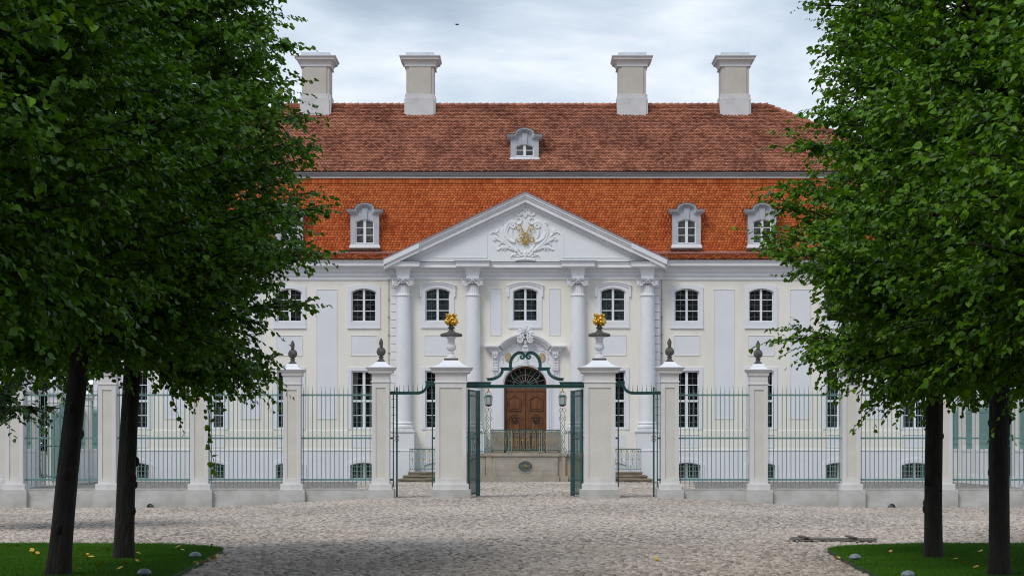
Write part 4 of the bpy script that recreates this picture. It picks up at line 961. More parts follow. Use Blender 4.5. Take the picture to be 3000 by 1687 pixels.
railing('railing',[(-1.62,1.495,1.62,1.495,0.965)],yr,[(-0.78,1.33,2.46),(-0.66,1.33,2.46),(0.66,1.33,2.46),(0.78,1.33,2.46)],'pale green scrollwork railing with gilt flowers on the landing before the door',(0,yr,1.365))
railing('railing',[(-4.05,0.65,-2.05,1.45,0.965)],LY+0.4,[(-4.05,0.55,1.6),(-2.05,1.36,2.4)],'sloping green railing left of the landing behind the gate pillar',(-3,LY+0.4,0.8))
railing('railing',[(2.05,1.45,4.05,0.65,0.965)],LY+0.4,[(4.05,0.55,1.6),(2.05,1.36,2.4)],'sloping green railing right of the landing behind the gate pillar',(3,LY+0.4,0.8))
for s_,nm in ((-1,'left'),(1,'right')):
    x0_,x1_ = sorted((s_*5.42,s_*4.1))
    railing('railing',[(x0_,0.60,x1_,0.60,0.965)],104.0,[(s_*5.42,0.48,1.57)],'level green scroll railing above the steps, seen through the '+nm+' side gate',((x0_+x1_)/2,104.0,0.48))
# lanterns
def lantern(cx, label):
    y = LY+0.10; R_o = empty('lantern_post',(cx,y,1.365),label,'lantern',group='lantern posts on the landing')
    p = MB()
    for s_ in (-0.10,0.10): p.tube([(cx+s_,y,1.365),(cx+s_,y,3.30)],0.016,6)
    p.build('post','greenp',R_o)
    p = MB()
    def T(pts,r=0.011): P = smooth_path(pts,4); p.tube([(cx+a,y-0.01,z) for a,z in P],r,5)
    for k in range(5):
        z = 1.45+k*0.36; T([(0,z),(0.05,z+0.09),(0,z+0.18),(-0.05,z+0.27),(0,z+0.36)]); T([(0,z),(-0.05,z+0.09),(0,z+0.18)],0.008)
    for s_ in (-1,1):
        T([(s_*0.10,3.30),(s_*0.17,3.38),(s_*0.14,3.44),(s_*0.11,3.40)]); T([(s_*0.08,3.30),(s_*0.02,3.38),(0,3.50)])
        T([(s_*0.11,3.1),(s_*0.17,3.0),(s_*0.13,2.9)]); T([(s_*0.11,2.45),(s_*0.19,2.38),(s_*0.16,2.28),(s_*0.12,2.33)])
        T([(s_*0.11,2.42),(s_*0.20,2.52),(s_*0.26,2.44),(s_*0.20,2.38),(s_*0.11,2.42)],0.007)
        T([(s_*0.10,1.62),(s_*0.20,1.52),(s_*0.16,1.40),(s_*0.11,1.46)],0.014)
        T([(0,3.46),(s_*0.11,3.50),(s_*0.10,3.60),(0,3.56)],0.009)
    p.build('scrollwork','green',R_o)
    h = MB(); zb = 3.62
    h.lathe([(0.05,zb-0.05),(0.15,zb),(0.17,zb+0.02),(0.17,zb+0.05),(0.12,zb+0.06)],cx,y,6); h.lathe([(0.19,zb+0.40),(0.19,zb+0.43),(0.15,zb+0.47),(0.08,zb+0.50)],cx,y,6)
    for k in range(6): a = k*pi/3; h.tube([(cx+0.16*cos(a),y+0.16*sin(a),zb+0.05),(cx+0.185*cos(a),y+0.185*sin(a),zb+0.42)],0.009,4)
    for k in range(6): a = k*pi/3; h.tube([(cx+0.15*cos(a)*c_,y+0.15*sin(a)*c_,zb+0.47+s2) for c_,s2 in ((1,0),(0.92,0.09),(0.6,0.16),(0.15,0.19))],0.008,4)
    h.build('lantern_head','green',R_o)
    h = MB(); h.lathe([(0.155,zb+0.055),(0.178,zb+0.40)],cx,y,6); h.build('lantern_glass','glassl',R_o)
    h = MB(); h.lathe([(0.03,zb+0.66),(0.045,zb+0.70),(0.02,zb+0.73),(0.045,zb+0.78),(0.005,zb+0.82)],cx,y,8); h.build('gilt_finial','gold',R_o)
lantern(-1.745,'green and gilt lantern post on the landing left of the door'); lantern(1.765,'green and gilt lantern post on the landing right of the door')

# ------------------------------------------------------------------ FENCE LINE
FD = 71.4; FC = FD+0.30
def gatepillar(cx, label):
    y0 = FD+0.5; P = empty('gate_pillar',(cx,y0,-0.1),label,'pillar',group='large gate pillars')
    b = MB(); b.sq([(0.637,-0.3),(0.637,0.28),(0.625,0.29)],cx,y0); b.build('plinth','base',P)
    b = MB(); b.sq([(0.573,0.29),(0.573,0.46),(0.55,0.475)],cx,y0)
    for s_ in (-1,1): b.box(min(cx+s_*0.36,cx+s_*0.5),max(cx+s_*0.36,cx+s_*0.5),y0-0.5,y0+0.5,0.475,3.72)
    b.box(cx-0.36,cx+0.36,y0-0.5,y0+0.5,0.475,0.63); b.box(cx-0.36,cx+0.36,y0-0.5,y0+0.5,3.56,3.72)
    b.sq([(0.5,3.72),(0.53,3.725),(0.53,3.755),(0.5,3.77),(0.5,3.98),(0.51,4.02),(0.56,4.05)],cx,y0)
    b.build('shaft','pillar',P)
    b = MB(); b.box(cx-0.36,cx+0.36,y0-0.47,y0+0.47,0.63,3.56); b.build('panel','pillarcream',P)
    b = MB(); b.sq([(0.60,4.05),(0.61,4.12),(0.65,4.15),(0.69,4.205)],cx,y0); b.build('cornice','pillar',P)
    b = MB(); b.sq([(0.70,4.205),(0.70,4.222),(0.60,4.235),(0.50,4.26),(0.40,4.31),(0.32,4.37),(0.26,4.43),(0.245,4.45)],cx,y0); b.build('cap','cap',P)
    return P
gpx = 217*71.9/F_
P1 = gatepillar(-gpx,'thick cream and white pillar on the left of the open main gate')
P2 = copy_tree(P1,(2*gpx,0,0)); P2['label'] = 'thick cream and white pillar on the right of the open main gate'
def urn(cx, label):
    y0 = FD+0.5; z0 = 4.45; k = 0.001365; U = empty('urn',(cx,y0,z0),label,'urn',group='gilded urns on the gate pillars')
    def pr(L_): return [(r*k, z0+(1240-z)*k) for r,z in L_]
    b = MB(); b.sq([(163*k,z0),(163*k,z0+50*k)],cx,y0)
    b.build('base','urnstone',U)
    b = MB(); b.lathe(pr([(135,1190),(130,1180),(112,1150),(75,1112),(55,1075),(68,1062),(68,1050),(52,1038),(50,1018),(60,1005)]),cx,y0,28)
    b.lathe(pr([(60,1008),(95,985),(118,950),(122,915),(112,882),(98,868)]),cx,y0,56,lambda q,r,z: -0.07 if q%4==0 else 0)
    b.lathe(pr([(96,868),(86,820),(84,780),(90,740),(108,702),(140,675),(150,668)]),cx,y0,28); b.build('bowl','urnwhite',U,smooth=True,autos=True)
    b = MB(); b.lathe(pr([(150,672),(240,672),(262,655),(266,635),(252,608),(225,598),(195,592),(190,585),(130,578),(95,560),(62,530),(48,500),(50,485),(82,470),(84,455),(68,445),(56,430),(50,415),(40,405)]),cx,y0,28); b.build('lid','urnstone',U,smooth=True,autos=True)
    r = random.Random(5); g = MB()
    for (zc,rr,n,sz) in ((385,95,9,34),(345,128,12,42),(300,120,12,44),(255,100,10,42),(210,82,9,38),(180,95,10,36),(160,110,10,34)):
        for q in range(n):
            a = 2*pi*q/n+r.uniform(-.3,.3); s = sz*r.uniform(.75,1.2)
            x,y,z = cx+rr*k*cos(a), y0+rr*k*sin(a), z0+(1240-zc+r.uniform(-14,14))*k
            g.sphere((x,y,z),s*k,8,r.uniform(.7,1.3),r.uniform(.7,1.2),r.uniform(.55,1.3))
            if r.random() < .5: g.tube(smooth_path([(x,y,z),(x+0.02*cos(a),y+0.02*sin(a),z+0.03),(x+0.05*cos(a+.6),y+0.05*sin(a+.6),z+0.02)],3),[0.025]*3+[0.018]*3+[0.008],5)
    g.lathe(pr([(50,405),(90,370),(110,330),(95,250),(70,200),(60,165)]),cx,y0,14)
    g.build('gilt_flame','gold',U,smooth=True)
    return U
U1 = urn(-gpx,'white urn with golden flames on the left gate pillar'); U2 = copy_tree(U1,(2*gpx,0,0)); U2['label'] = 'white urn with golden flames on the right gate pillar'
def fpillar(cx, tall, label):
    y0 = FD+0.30; P = empty('fence_pillar',(cx,y0,-0.3),label,'pillar',group='slim fence pillars')
    d = 0.0 if tall else -0.07; hc = 0.484 if tall else 0.42
    b = MB(); b.sq([(0.43,-0.6),(0.43,0.28),(0.42,0.29)],cx,y0); b.build('plinth','base',P)
    b = MB(); b.sq([(0.36,0.29),(0.36,0.46),(0.34,0.475)],cx,y0)
    for s_ in (-1,1): b.box(min(cx+s_*0.155,cx+s_*0.285),max(cx+s_*0.155,cx+s_*0.285),y0-0.285,y0+0.285,0.475,3.73+d)
    b.box(cx-0.155,cx+0.155,y0-0.285,y0+0.285,0.475,0.63); b.box(cx-0.155,cx+0.155,y0-0.285,y0+0.285,3.56+d,3.73+d)
    b.sq([(0.285,3.73+d),(0.315,3.735+d),(0.315,3.76+d),(0.285,3.775+d),(0.285,3.97+d),(0.295,4.0+d),(0.33,4.03+d)],cx,y0); b.build('shaft','pillar',P)
    b = MB(); b.box(cx-0.155,cx+0.155,y0-0.255,y0+0.255,0.63,3.56+d); b.build('panel','pillarcream',P)
    b = MB(); b.sq([(hc-0.10,4.03+d),(hc-0.09,4.11+d),(hc-0.04,4.15+d),(hc-0.01,4.205+d)],cx,y0); b.build('cornice','pillar',P)
    b = MB(); b.sq([(hc,4.205+d),(hc,4.222+d),(hc-0.12,4.24+d),(hc-0.21,4.285+d),(0.20,4.34+d),(0.165,4.39+d),(0.155,4.40+d)],cx,y0); b.build('cap','cap',P)
    return P
def finial(cx, z0, label):
    y0 = FD+0.30; k = 0.001668
    def pr(L_): return [(max(r,1)*k, z0+(515-z)*k) for r,z in L_]
    Fo = empty('stone_finial',(cx,y0,z0),label,'finial',group='stone ball finials on the fence pillars')
    b = MB(); b.sq([(85*k,z0),(85*k,z0+12*k)],cx,y0); b.lathe(pr([(80,503),(72,490),(50,470),(38,445),(40,432),(52,425),(52,415),(40,408)]),cx,y0,20); b.build('base','urnstone',Fo,smooth=True,autos=True)
    b = MB(); b.sphere((cx,y0,z0+(515-318)*k),90*k,24); b.build('ball','urnstone',Fo,smooth=True)
    b = MB(); b.lathe(pr([(30,232),(36,222),(36,212),(22,204),(34,185),(40,150),(34,110),(20,80),(6,58)]),cx,y0,14,lambda q,r,z: random.uniform(-.18,.18))
    r = random.Random(11)
    for q in range(20):
        a = r.uniform(0,2*pi); z = r.uniform(80,195); rr = 38*(1-abs(z-150)/130); b.sphere((cx+rr*k*cos(a),y0+rr*k*sin(a),z0+(515-z)*k),r.uniform(6,11)*k,6,1,1,2.2)
    b.build('flame','urnstone',Fo,smooth=True); return Fo
POS = [4.66, 7.52, 10.50, 13.47, 16.46]
ORD = ['first','second','third','fourth','fifth']
pA = None; pB = None; fin0 = None
for sgn,sd_ in ((-1,'left'),(1,'right')):
    for i,x in enumerate(POS):
        lab = '%s slim white pillar %s of the main gate, %s' % (ORD[i], sd_, ['beside the side gate','capped with a ball finial','partly under leaves','by the tree trunks','at the edge'][i])
        if i == 0:
            if pA is None: pA = fpillar(sgn*x,True,lab); o = pA; pa_x = sgn*x
            else: o = copy_tree(pA,(sgn*x-pa_x,0,0))
        else:
            if pB is None: pB = fpillar(sgn*x,False,lab); o = pB; pb_x = sgn*x
            else: o = copy_tree(pB,(sgn*x-pb_x,0,0))
        o['label'] = lab
        if i < 3:
            zt = 4.40 if i == 0 else 4.33; lf = 'dark stone ball and flame finial on %s slim pillar %s of the gate' % (ORD[i], sd_)
            if fin0 is None: fin0 = finial(sgn*x,zt,lf); f0x = sgn*x; f0z = zt; o = fin0
            else: o = copy_tree(fin0,(sgn*x-f0x,0,zt-f0z))
            o['label'] = lf
# low walls
for sgn,sd_ in ((-1,'left'),(1,'right')):
    for i in range(4):
        x0_,x1_ = POS[i]+0.43, POS[i+1]-0.43; lab = 'low grey rendered wall under the %s iron fence panel %s of the gate' % (ORD[i], sd_)
        b = MB(); xa,xb = sorted((sgn*x0_,sgn*x1_)); yF,yB = FD+0.03,FD+0.55
        if i == 2:   # drain arch
            hc = sgn*(XX(440,FD) if sgn < 0 else XX(2613,FD)); hc = XX(440,FD) if sgn < 0 else XX(2613,FD); hr = 0.125; zb = -0.32
            arc = [(hc+hr*cos(pi*k/12),zb+0.02+hr*1.1*sin(pi*k/12)) for k in range(13)]
            poly = [(xa,-0.6),(hc-hr,-0.6)]+arc[::-1]+[(hc+hr,-0.6),(xb,-0.6),(xb,0.30),(xa,0.30)]
            b.plate(poly,yF,yB)
        else: b.box(xa,xb,yF,yB,-0.6,0.30)
        b.box(xa+0.001,xb-0.001,yF-0.015,yB+0.015,0.285,0.312)
        o = b.build('low_wall','base',None,org=((xa+xb)/2,FD+0.3,-0.3)); tag(o,lab,'wall','low walls of the fence')
    x0_ = POS[4]+0.43; xa,xb = sorted((sgn*x0_,sgn*(x0_+3))); b = MB(); b.box(xa,xb,FD+0.03,FD+0.55,-0.6,0.30); o = b.build('low_wall','base',None,org=((xa+xb)/2,FD+0.3,-0.3)); tag(o,'low grey wall beyond the fifth slim pillar at the %s edge'%sd_,'wall','low walls of the fence')
# fence panels
def spike(b, x, y, z0, z1, r=0.0135): b.box(x-r,x+r,y-r,y+r,z0,z1)
def panel(x0, x1, label, matn='greenl'):
    y = FD+0.30; Pn = empty('fence_panel',((x0+x1)/2,y,0.36),label,'fence panel',group='iron fence panels')
    rails = None
    for z in (0.60,1.94,3.33):
        b = MB(); b.box(x0,x1,y-0.028,y+0.028,z-0.028,z+0.028); b.build('rail',matn,Pn)
    n = round((x1-x0)/0.145); st_ = (x1-x0)/n; first = None
    for i in range(n):
        x = x0+st_*(i+0.5)
        if first is None:
            b = MB(); b.box(x-0.0115,x+0.0115,y-0.0115,y+0.0115,0.36,3.36); v = [(x-0.0115,y-0.0115,3.36),(x+0.0115,y-0.0115,3.36),(x+0.0115,y+0.0115,3.36),(x-0.0115,y+0.0115,3.36),(x-0.002,y-0.002,3.64),(x+0.002,y-0.002,3.64),(x+0.002,y+0.002,3.64),(x-0.002,y+0.002,3.64)]
            b.add(v,[(0,1,5,4),(1,2,6,5),(2,3,7,6),(3,0,4,7),(4,5,6,7)]); first = b.build('bar',matn,Pn,org=(x,y,0.36)); fx = x
        else:
            c = first.copy(); COL.objects.link(c); WORLD[c.name] = WORLD[first.name]+Vector((x-fx,0,0)); c.location = Vector(first.location)+Vector((x-fx,0,0))
    return Pn
pan0 = None
for sgn,sd_ in ((-1,'left'),(1,'right')):
    for i in range(4):
        x0_,x1_ = POS[i]+0.285, POS[i+1]-0.285; xa,xb = sorted((sgn*x0_,sgn*x1_))
        panel(xa,xb,'%s green spiked iron fence panel %s of the gate, %s' % (ORD[i],sd_,['next to the side gate','with a tall window behind','under the leaves','by the tree trunk'][i]))
# side gates
def G8(zx, zy): return (XX(1000+zx/6.587,FD), ZZ(980+zy/6.587,FD))
for sgn,sd_ in ((-1,'left'),(1,'right')):
    SG = empty('side_gate',(sgn*3.7,FD+0.3,0),'dark green curved iron rail with spikes over the %s side gate opening'%sd_,'gate frame')
    def mirx(x): return x if sgn < 0 else -x
    y = FD+0.30; b = MB()
    pth = [G8(a,c) for a,c in ((925,1125),(1200,1125),(1450,1125),(1520,1115),(1580,1085),(1620,1040),(1645,990),(1665,965),(1700,960),(1830,960))]
    pth = [(mirx(x),z) for x,z in pth]; b.ribbon(smooth_path(pth,4),0.085,y-0.06,y+0.06)
    b.ribbon([(x,z+0.045) for x,z in smooth_path(pth[:7],4)],0.02,y-0.09,y+0.09)
    p0,p1 = G8(1625,890),G8(1830,960); xa,xb = sorted((mirx(p0[0]),mirx(p1[0]))); b.box(xa,xb,y-0.08,y+0.08,p1[1],p0[1]-0.03); b.box(xa-0.03,xb,y-0.11,y+0.11,p0[1]-0.035,p0[1])
    b.build('top_rail','green',SG)
    for k in range(7):
        p = G8(1018+89.5*k,1090); x = mirx(p[0]); zt = G8(0,925)[1]; b = MB(); b.add([(x-0.013,y-0.013,p[1]),(x+0.013,y-0.013,p[1]),(x+0.013,y+0.013,p[1]),(x-0.013,y+0.013,p[1]),(x,y,zt)],[(0,1,4),(1,2,4),(2,3,4),(3,0,4)]); b.build('spike','green',SG,org=(x,y,p[1]))
    for xx_,w_ in ((993,0.018),(1750,0.02)):
        x = mirx(G8(xx_,0)[0]); b = MB(); b.box(x-w_,x+w_,y-w_,y+w_,0.36,3.42 if xx_ < 1200 else 3.55); b.build('side_bar','green',SG)
    for z in (0.60,1.94):
        for a_,b_ in ((930,1000),(1750,1830)):
            xa,xb = sorted((mirx(G8(a_,0)[0]),mirx(G8(b_,0)[0]))); b = MB(); b.box(xa,xb,y-0.03,y+0.03,z-0.03,z+0.03); b.build('stub_rail','green',SG)
    # the open leaf
    hx = sgn*4.15; GL = empty('side_gate_leaf',(hx,y,0.05),'narrow green iron gate leaf swung inwards at the %s side opening'%sd_,'gate leaf')
    L_ = 1.2; dx,dy = hx/(y+0.3),1.0
    def onleaf(t,o=0.0): return (hx+dx*t,y+dy*t)
    b = MB()
    for t in (0.02,L_):
        p = onleaf(t); b.box(p[0]-0.028,p[0]+0.028,p[1]-0.028,p[1]+0.028,0.05,3.40 if t < 1 else 3.62)
    b.build('stile','green',GL); 
    for z in (0.60,1.94,3.33): p,q = onleaf(0),onleaf(L_); b = MB(); b.tube([(p[0],p[1],z),(q[0],q[1],z)],0.028,4); b.build('rail','green',GL)
    for k in range(7):
        p = onleaf(0.15+k*0.145); b = MB(); b.box(p[0]-0.012,p[0]+0.012,p[1]-0.012,p[1]+0.012,0.36,3.5); b.build('bar','green',GL)
    b = MB(); p = onleaf(0.0)
    for k in range(4): b.tube([(p[0]+0.035*cos(a)+(-0.03 if k%2 else 0.03),p[1]-0.05,1.94+(0.05 if k<2 else -0.06)+0.035*sin(a)) for a in np.linspace(0,2*pi,11)],0.012,5)
    b.build('scroll_latch','dark_matte',GL)
    b = MB(); p = onleaf(L_); b.tube(smooth_path([(p[0],p[1]-0.03,1.55),(p[0]-sgn*0.05,p[1]-0.05,1.50),(p[0]-sgn*0.10,p[1]-0.05,1.53)],3),0.01,5); b.build('latch','dark_matte',GL)
# main gate: overthrow
def G3(zx, zy): return (XX(1400+zx/6.586,FD), ZZ(920+zy/6.586,FD))
OV = empty('gate_overthrow',(0,FD+0.5,3.5),'dark green wrought overthrow with twin scrolls spanning the main gate','gate arch')
y = FD+0.45; x_in = gpx-0.5
b = MB(); za,zb = G3(0,1415)[1],G3(0,1355)[1]; b.box(-x_in-0.02,x_in+0.02,y-0.05,y+0.05,za,zb); b.box(-x_in-0.02,x_in+0.02,y-0.08,y+0.08,zb-0.022,zb+0.004); b.box(-x_in-0.02,x_in+0.02,y-0.065,y+0.065,za-0.004,za+0.018)
b.build('beam','green',OV)
for s_ in (-1,1):
    def gm(zx,zy): x,z = G3(915+(zx-915),zy); return (x if s_ < 0 else -x, z)
    b = MB(); p0,p1 = gm(-230,1355),gm(245,1297); xa,xb = sorted((-s_*-1*x_in if False else s_*x_in,p1[0])); b.box(xa,xb,y-0.05,y+0.05,p0[1],p1[1]-0.02); 
    xa2,xb2 = (xa,xb+0.03) if s_ < 0 else (xa-0.03,xb); b.box(xa2,xb2,y-0.08,y+0.08,p1[1]-0.025,p1[1]); b.build('shoulder','green',OV)
    b = MB(); pth = smooth_path([gm(*q) for q in ((175,1258),(270,1250),(350,1225),(420,1180),(460,1130),(478,1080))],4); b.ribbon(pth,0.075,y-0.045,y+0.045)
    b.ribbon([(x,z+0.0) for x,z in smooth_path([gm(*q) for q in ((155,1228),(260,1220),(335,1195),(395,1155),(435,1110),(448,1080))],4)],0.02,y-0.08,y+0.08); b.build('lower_scroll','green',OV)
    b = MB(); p0,p1 = gm(440,1080),gm(665,1015); xa,xb = sorted((p0[0],p1[0])); b.box(xa,xb,y-0.05,y+0.05,p0[1],p1[1]-0.02); b.box(xa-0.03,xb+0.03,y-0.085,y+0.085,p1[1]-0.028,p1[1]); b.build('block','green',OV)
    b = MB(); q = [(632,1012),(635,930),(655,860),(700,795),(755,752),(810,738),(862,752),(890,790),(885,828),(855,845),(826,832),(820,808),(838,793),(855,803)]
    P_ = smooth_path([gm(*k_) for k_ in q],5); n_ = len(P_); b.ribbon(P_,[0.085-0.045*max(0,(i/n_-0.5)*2) for i in range(n_)],y-0.05,y+0.05)
    P2_ = smooth_path([gm(*k_) for k_ in [(603,1012),(607,925),(630,845),(680,772),(745,724),(810,708),(870,722),(905,770),(912,820)]],5); b.ribbon(P2_,0.022,y-0.08,y+0.08)
    b.build('upper_scroll','green',OV)
    b = MB(); P_ = smooth_path([gm(*k_) for k_ in ((628,1085),(640,1160),(680,1250),(740,1310),(800,1335),(845,1335))],4); b.tube([(x,y,z) for x,z in P_],0.014,6); p = gm(855,1318); b.sphere((p[0],y,p[1]),0.042,10); b.build('tendril','green',OV)
# main gate leaves
for s_,sd_ in ((-1,'left'),(1,'right')):
    hx = s_*(x_in-0.06); GLf = empty('gate_leaf',(hx,FD+0.5,0.05),'tall dark green iron bar gate leaf swung open beside the %s gate pillar'%sd_,'gate leaf',group='main gate leaves')
    ang = radians(81.5); L_ = 1.82; dx,dy = -s_*cos(ang),sin(ang); y0 = FD+0.6
    def ol(t): return (hx+dx*t,y0+dy*t)
    def rbox(b,t,w_,z0,z1,r=0.0):
        p = ol(t); b.tube([(p[0],p[1],z0),(p[0],p[1],z1)],w_*1.3,4)
    b = MB(); rbox(b,0.0,0.03,0.10,3.53); b.build('stile','green',GLf)
    b = MB(); rbox(b,L_,0.055,0.03,3.53); b.build('stile','green',GLf)
    for z in (0.15,0.60,1.94,3.33,3.5): p,q = ol(0),ol(L_); b = MB(); b.tube([(p[0],p[1],z),(q[0],q[1],z)],0.03,4); b.build('rail','green',GLf)
    fb = None
    for k in range(11):
        t = 0.14+k*0.15; p = ol(t)
        if fb is None: b = MB(); rbox(b,t,0.0075,0.08,3.5); fb = b.build('bar','green',GLf,org=(p[0],p[1],0.08)); fp = p
        else: c = fb.copy(); COL.objects.link(c); c.location = Vector(fb.location)+Vector((p[0]-fp[0],p[1]-fp[1],0)); WORLD[c.name] = WORLD[fb.name]+Vector((p[0]-fp[0],p[1]-fp[1],0))
    b = MB(); p = ol(L_); b.box(p[0]-0.06,p[0]+0.06,p[1]-0.06,p[1]-0.01,1.78,2.0); q = ol(0.03); b.box(q[0]-0.05,q[0]+0.05,q[1]-0.08,q[1]-0.02,1.36,1.46); b.tube([(q[0],q[1]-0.08,1.28),(q[0],q[1]-0.08,1.5)],0.02,6); b.build('lock','dark_matte',GLf)
    b = MB(); p = ol(L_*0.8); b.tube([(p[0],p[1]-0.03,0.02),(p[0],p[1]-0.03,0.7)],0.018,6); b.build('drop_bolt','green',GLf)

# ------------------------------------------------------------------ side enclosure towards the palace (fence along the courtyard sides)
def side_pillar(x, yy, ball, label):
    P = empty('courtyard_pillar',(x,yy,0),label,'pillar',group='pillars along the courtyard sides')
    b = MB(); b.sq([(0.30,-0.1),(0.30,0.35),(0.25,0.36),(0.25,3.60),(0.28,3.61),(0.28,3.65),(0.25,3.66),(0.25,3.86),(0.36,3.98),(0.38,4.06),(0.38,4.1)],x,yy); b.build('shaft','pillar',P)
    b = MB(); b.box(x-0.14,x+0.14,yy-0.256,yy-0.25,0.6,3.45); b.build('panel','pillarcream',P)
    b = MB(); b.sq([(0.38,4.1),(0.22,4.16),(0.13,4.24),(0.11,4.3)],x,yy); b.build('cap','dormer' if ball else 'cap',P)
    if ball:
        Bo = MB(); Bo.lathe([(0.05,4.3),(0.05,4.36)],x,yy,10); Bo.sphere((x,yy,4.55),0.20,16); o = Bo.build('ball_finial','urnwhite',None,org=(x,yy,4.3),smooth=True); tag(o,'pale round ball on the courtyard pillar at the %s side, %s'%('left' if x<0 else 'right', 'nearest the fence' if yy < 96 else 'farther in'),'finial')
for s_,sd_ in ((-1,'left'),(1,'right')):
    ylist = [88.5,93.5,98.0,101.8,105.0]
    for i,yy in enumerate(ylist):
        side_pillar(s_*20.8,yy,i in (1,2),'%s pillar from the palace along the %s side of the courtyard'%(ORD[4-i],sd_))
    for i in range(5):
        ya = ylist[i]+0.25; yb = (ylist[i+1]-0.25) if i < 4 else FA-0.1; lab = '%s green barred panel from the palace on the %s courtyard side'%(ORD[4-i],sd_)
        if i == 1: continue
        x = s_*20.8; b = MB(); b.box(x-0.2,x+0.2,ya,yb,-0.1,1.46); b.box(x-0.23,x+0.23,ya,yb,1.46,1.55); o = b.build('courtyard_wall','white',None,org=(x,(ya+yb)/2,0)); tag(o,'%s low white wall from the palace on the %s courtyard side'%(ORD[4-i],sd_),'wall','low courtyard side walls')
        Pn = empty('courtyard_fence_panel',(x,(ya+yb)/2,1.6),lab,'fence panel','green panels on the courtyard sides')
        for z in (1.85,3.25): b = MB(); b.box(x-0.02,x+0.02,ya,yb,z-0.03,z+0.03); b.build('rail','greenl',Pn)
        n = int((yb-ya)/0.13); fb = None
        for k in range(n):
            yk = ya+(k+0.5)*(yb-ya)/n
            if fb is None: b = MB(); b.box(x-0.014,x+0.014,yk-0.014,yk+0.014,1.56,3.3); b.add([(x-0.014,yk-0.014,3.3),(x+0.014,yk-0.014,3.3),(x+0.014,yk+0.014,3.3),(x-0.014,yk+0.014,3.3),(x,yk,3.6)],[(0,1,4),(1,2,4),(2,3,4),(3,0,4)]); fb = b.build('bar','greenl',Pn,org=(x,yk,1.56)); fy = yk
            else: c = fb.copy(); COL.objects.link(c); c.location = Vector(fb.location)+Vector((0,yk-fy,0)); WORLD[c.name] = WORLD[fb.name]+Vector((0,yk-fy,0))
    # open side gate in the gap
    for kk,(a0,yy0) in enumerate(((28,93.8),(-20,97.7))):
        x = s_*20.8; L_ = 1.3; dx = -s_*cos(radians(abs(a0)+20))*-1 if False else -s_*cos(radians(40)); dy = (1 if kk == 0 else -1)*sin(radians(40))
        dx = -s_*0.75*(1 if kk == 0 else 0.55)
        Gq = empty('courtyard_gate_leaf',(x,yy0,0),'green iron gate leaf ajar in the %s courtyard side, %s leaf'%(sd_,'nearer' if kk == 0 else 'farther'),'gate leaf')
        def gl(t): return (x+dx*t,yy0+dy*t)
        b = MB()
        for t in (0,L_): p = gl(t); b.box(p[0]-0.03,p[0]+0.03,p[1]-0.03,p[1]+0.03,0.1,3.1 if t == 0 else 3.5)
        for z in (0.4,1.7): p,q = gl(0),gl(L_); b.tube([(p[0],p[1],z),(q[0],q[1],z)],0.03,4)
        p,q = gl(0),gl(L_); mmx = gl(L_/2); b.tube(smooth_path([(p[0],p[1],3.05),(mmx[0],mmx[1],3.3),(q[0],q[1],3.45)],4),0.03,4); b.build('frame','greenl',Gq)
        for k in range(1,9): p = gl(L_*k/9); b = MB(); b.box(p[0]-0.013,p[0]+0.013,p[1]-0.013,p[1]+0.013,0.2,3.2); b.build('bar','greenl',Gq)

# ------------------------------------------------------------------ small things
def dome(px, py, label, post=False):
    D = 1.60*F_/(py-1309)  # about 5 cm above the ground
    x = XX(px,D); o_ = empty('ground_lamp',(x,D,0.03),label,'ground lamp',group='domed ground lamps at the lawn edges')
    b = MB(); b.sphere((x,D,0.10),0.085,18,1,1,0.62,half=True); b.lathe([(0.085,0.085),(0.088,0.10),(0.085,0.105)],x,D,18); b.build('dome','lampd',o_,smooth=True)
    b = MB(); b.lathe([(0.05,-0.02),(0.05,0.09)],x,D,12); b.build('stem','dark_matte',o_)
dome(572,1636,'domed grey ground lamp at the corner of the left lawn'); dome(423,1688,'domed grey ground lamp low on the left lawn, nearer the viewer')
dome(2505,1642,'domed grey ground lamp near the corner of the right lawn'); dome(2660,1694,'domed grey ground lamp at the bottom of the right lawn, nearer the viewer')
Dw = 38.6; bo = empty('wooden_boards',(XX(2430,Dw),Dw,0.02),'weathered grey boards on battens lying on the cobbles before the right lawn','boards')
xa,xb = XX(2310,Dw),XX(2562,Dw)
b = MB()
for k in range(3):
    y_ = Dw-0.28+k*0.26; b.add([(xa+0.05*k+p,y_+q+(p*-0.02),z) for p,q,z in ((0,0,0.05),(1.45,-0.12,0.035),(1.45,0.05,0.035),(0,0.17,0.05),(0,0,0.075),(1.45,-0.12,0.06),(1.45,0.05,0.06),(0,0.17,0.075))],[(0,3,2,1),(4,5,6,7),(0,1,5,4),(1,2,6,5),(2,3,7,6),(3,0,4,7)])
b.build('plank','boards',bo)
b = MB()
for q in (0.22,1.05): b.box(xa+q,xa+q+0.09,Dw-0.42,Dw+0.5,0.078,0.10)
b.build('batten','wooddark',bo)
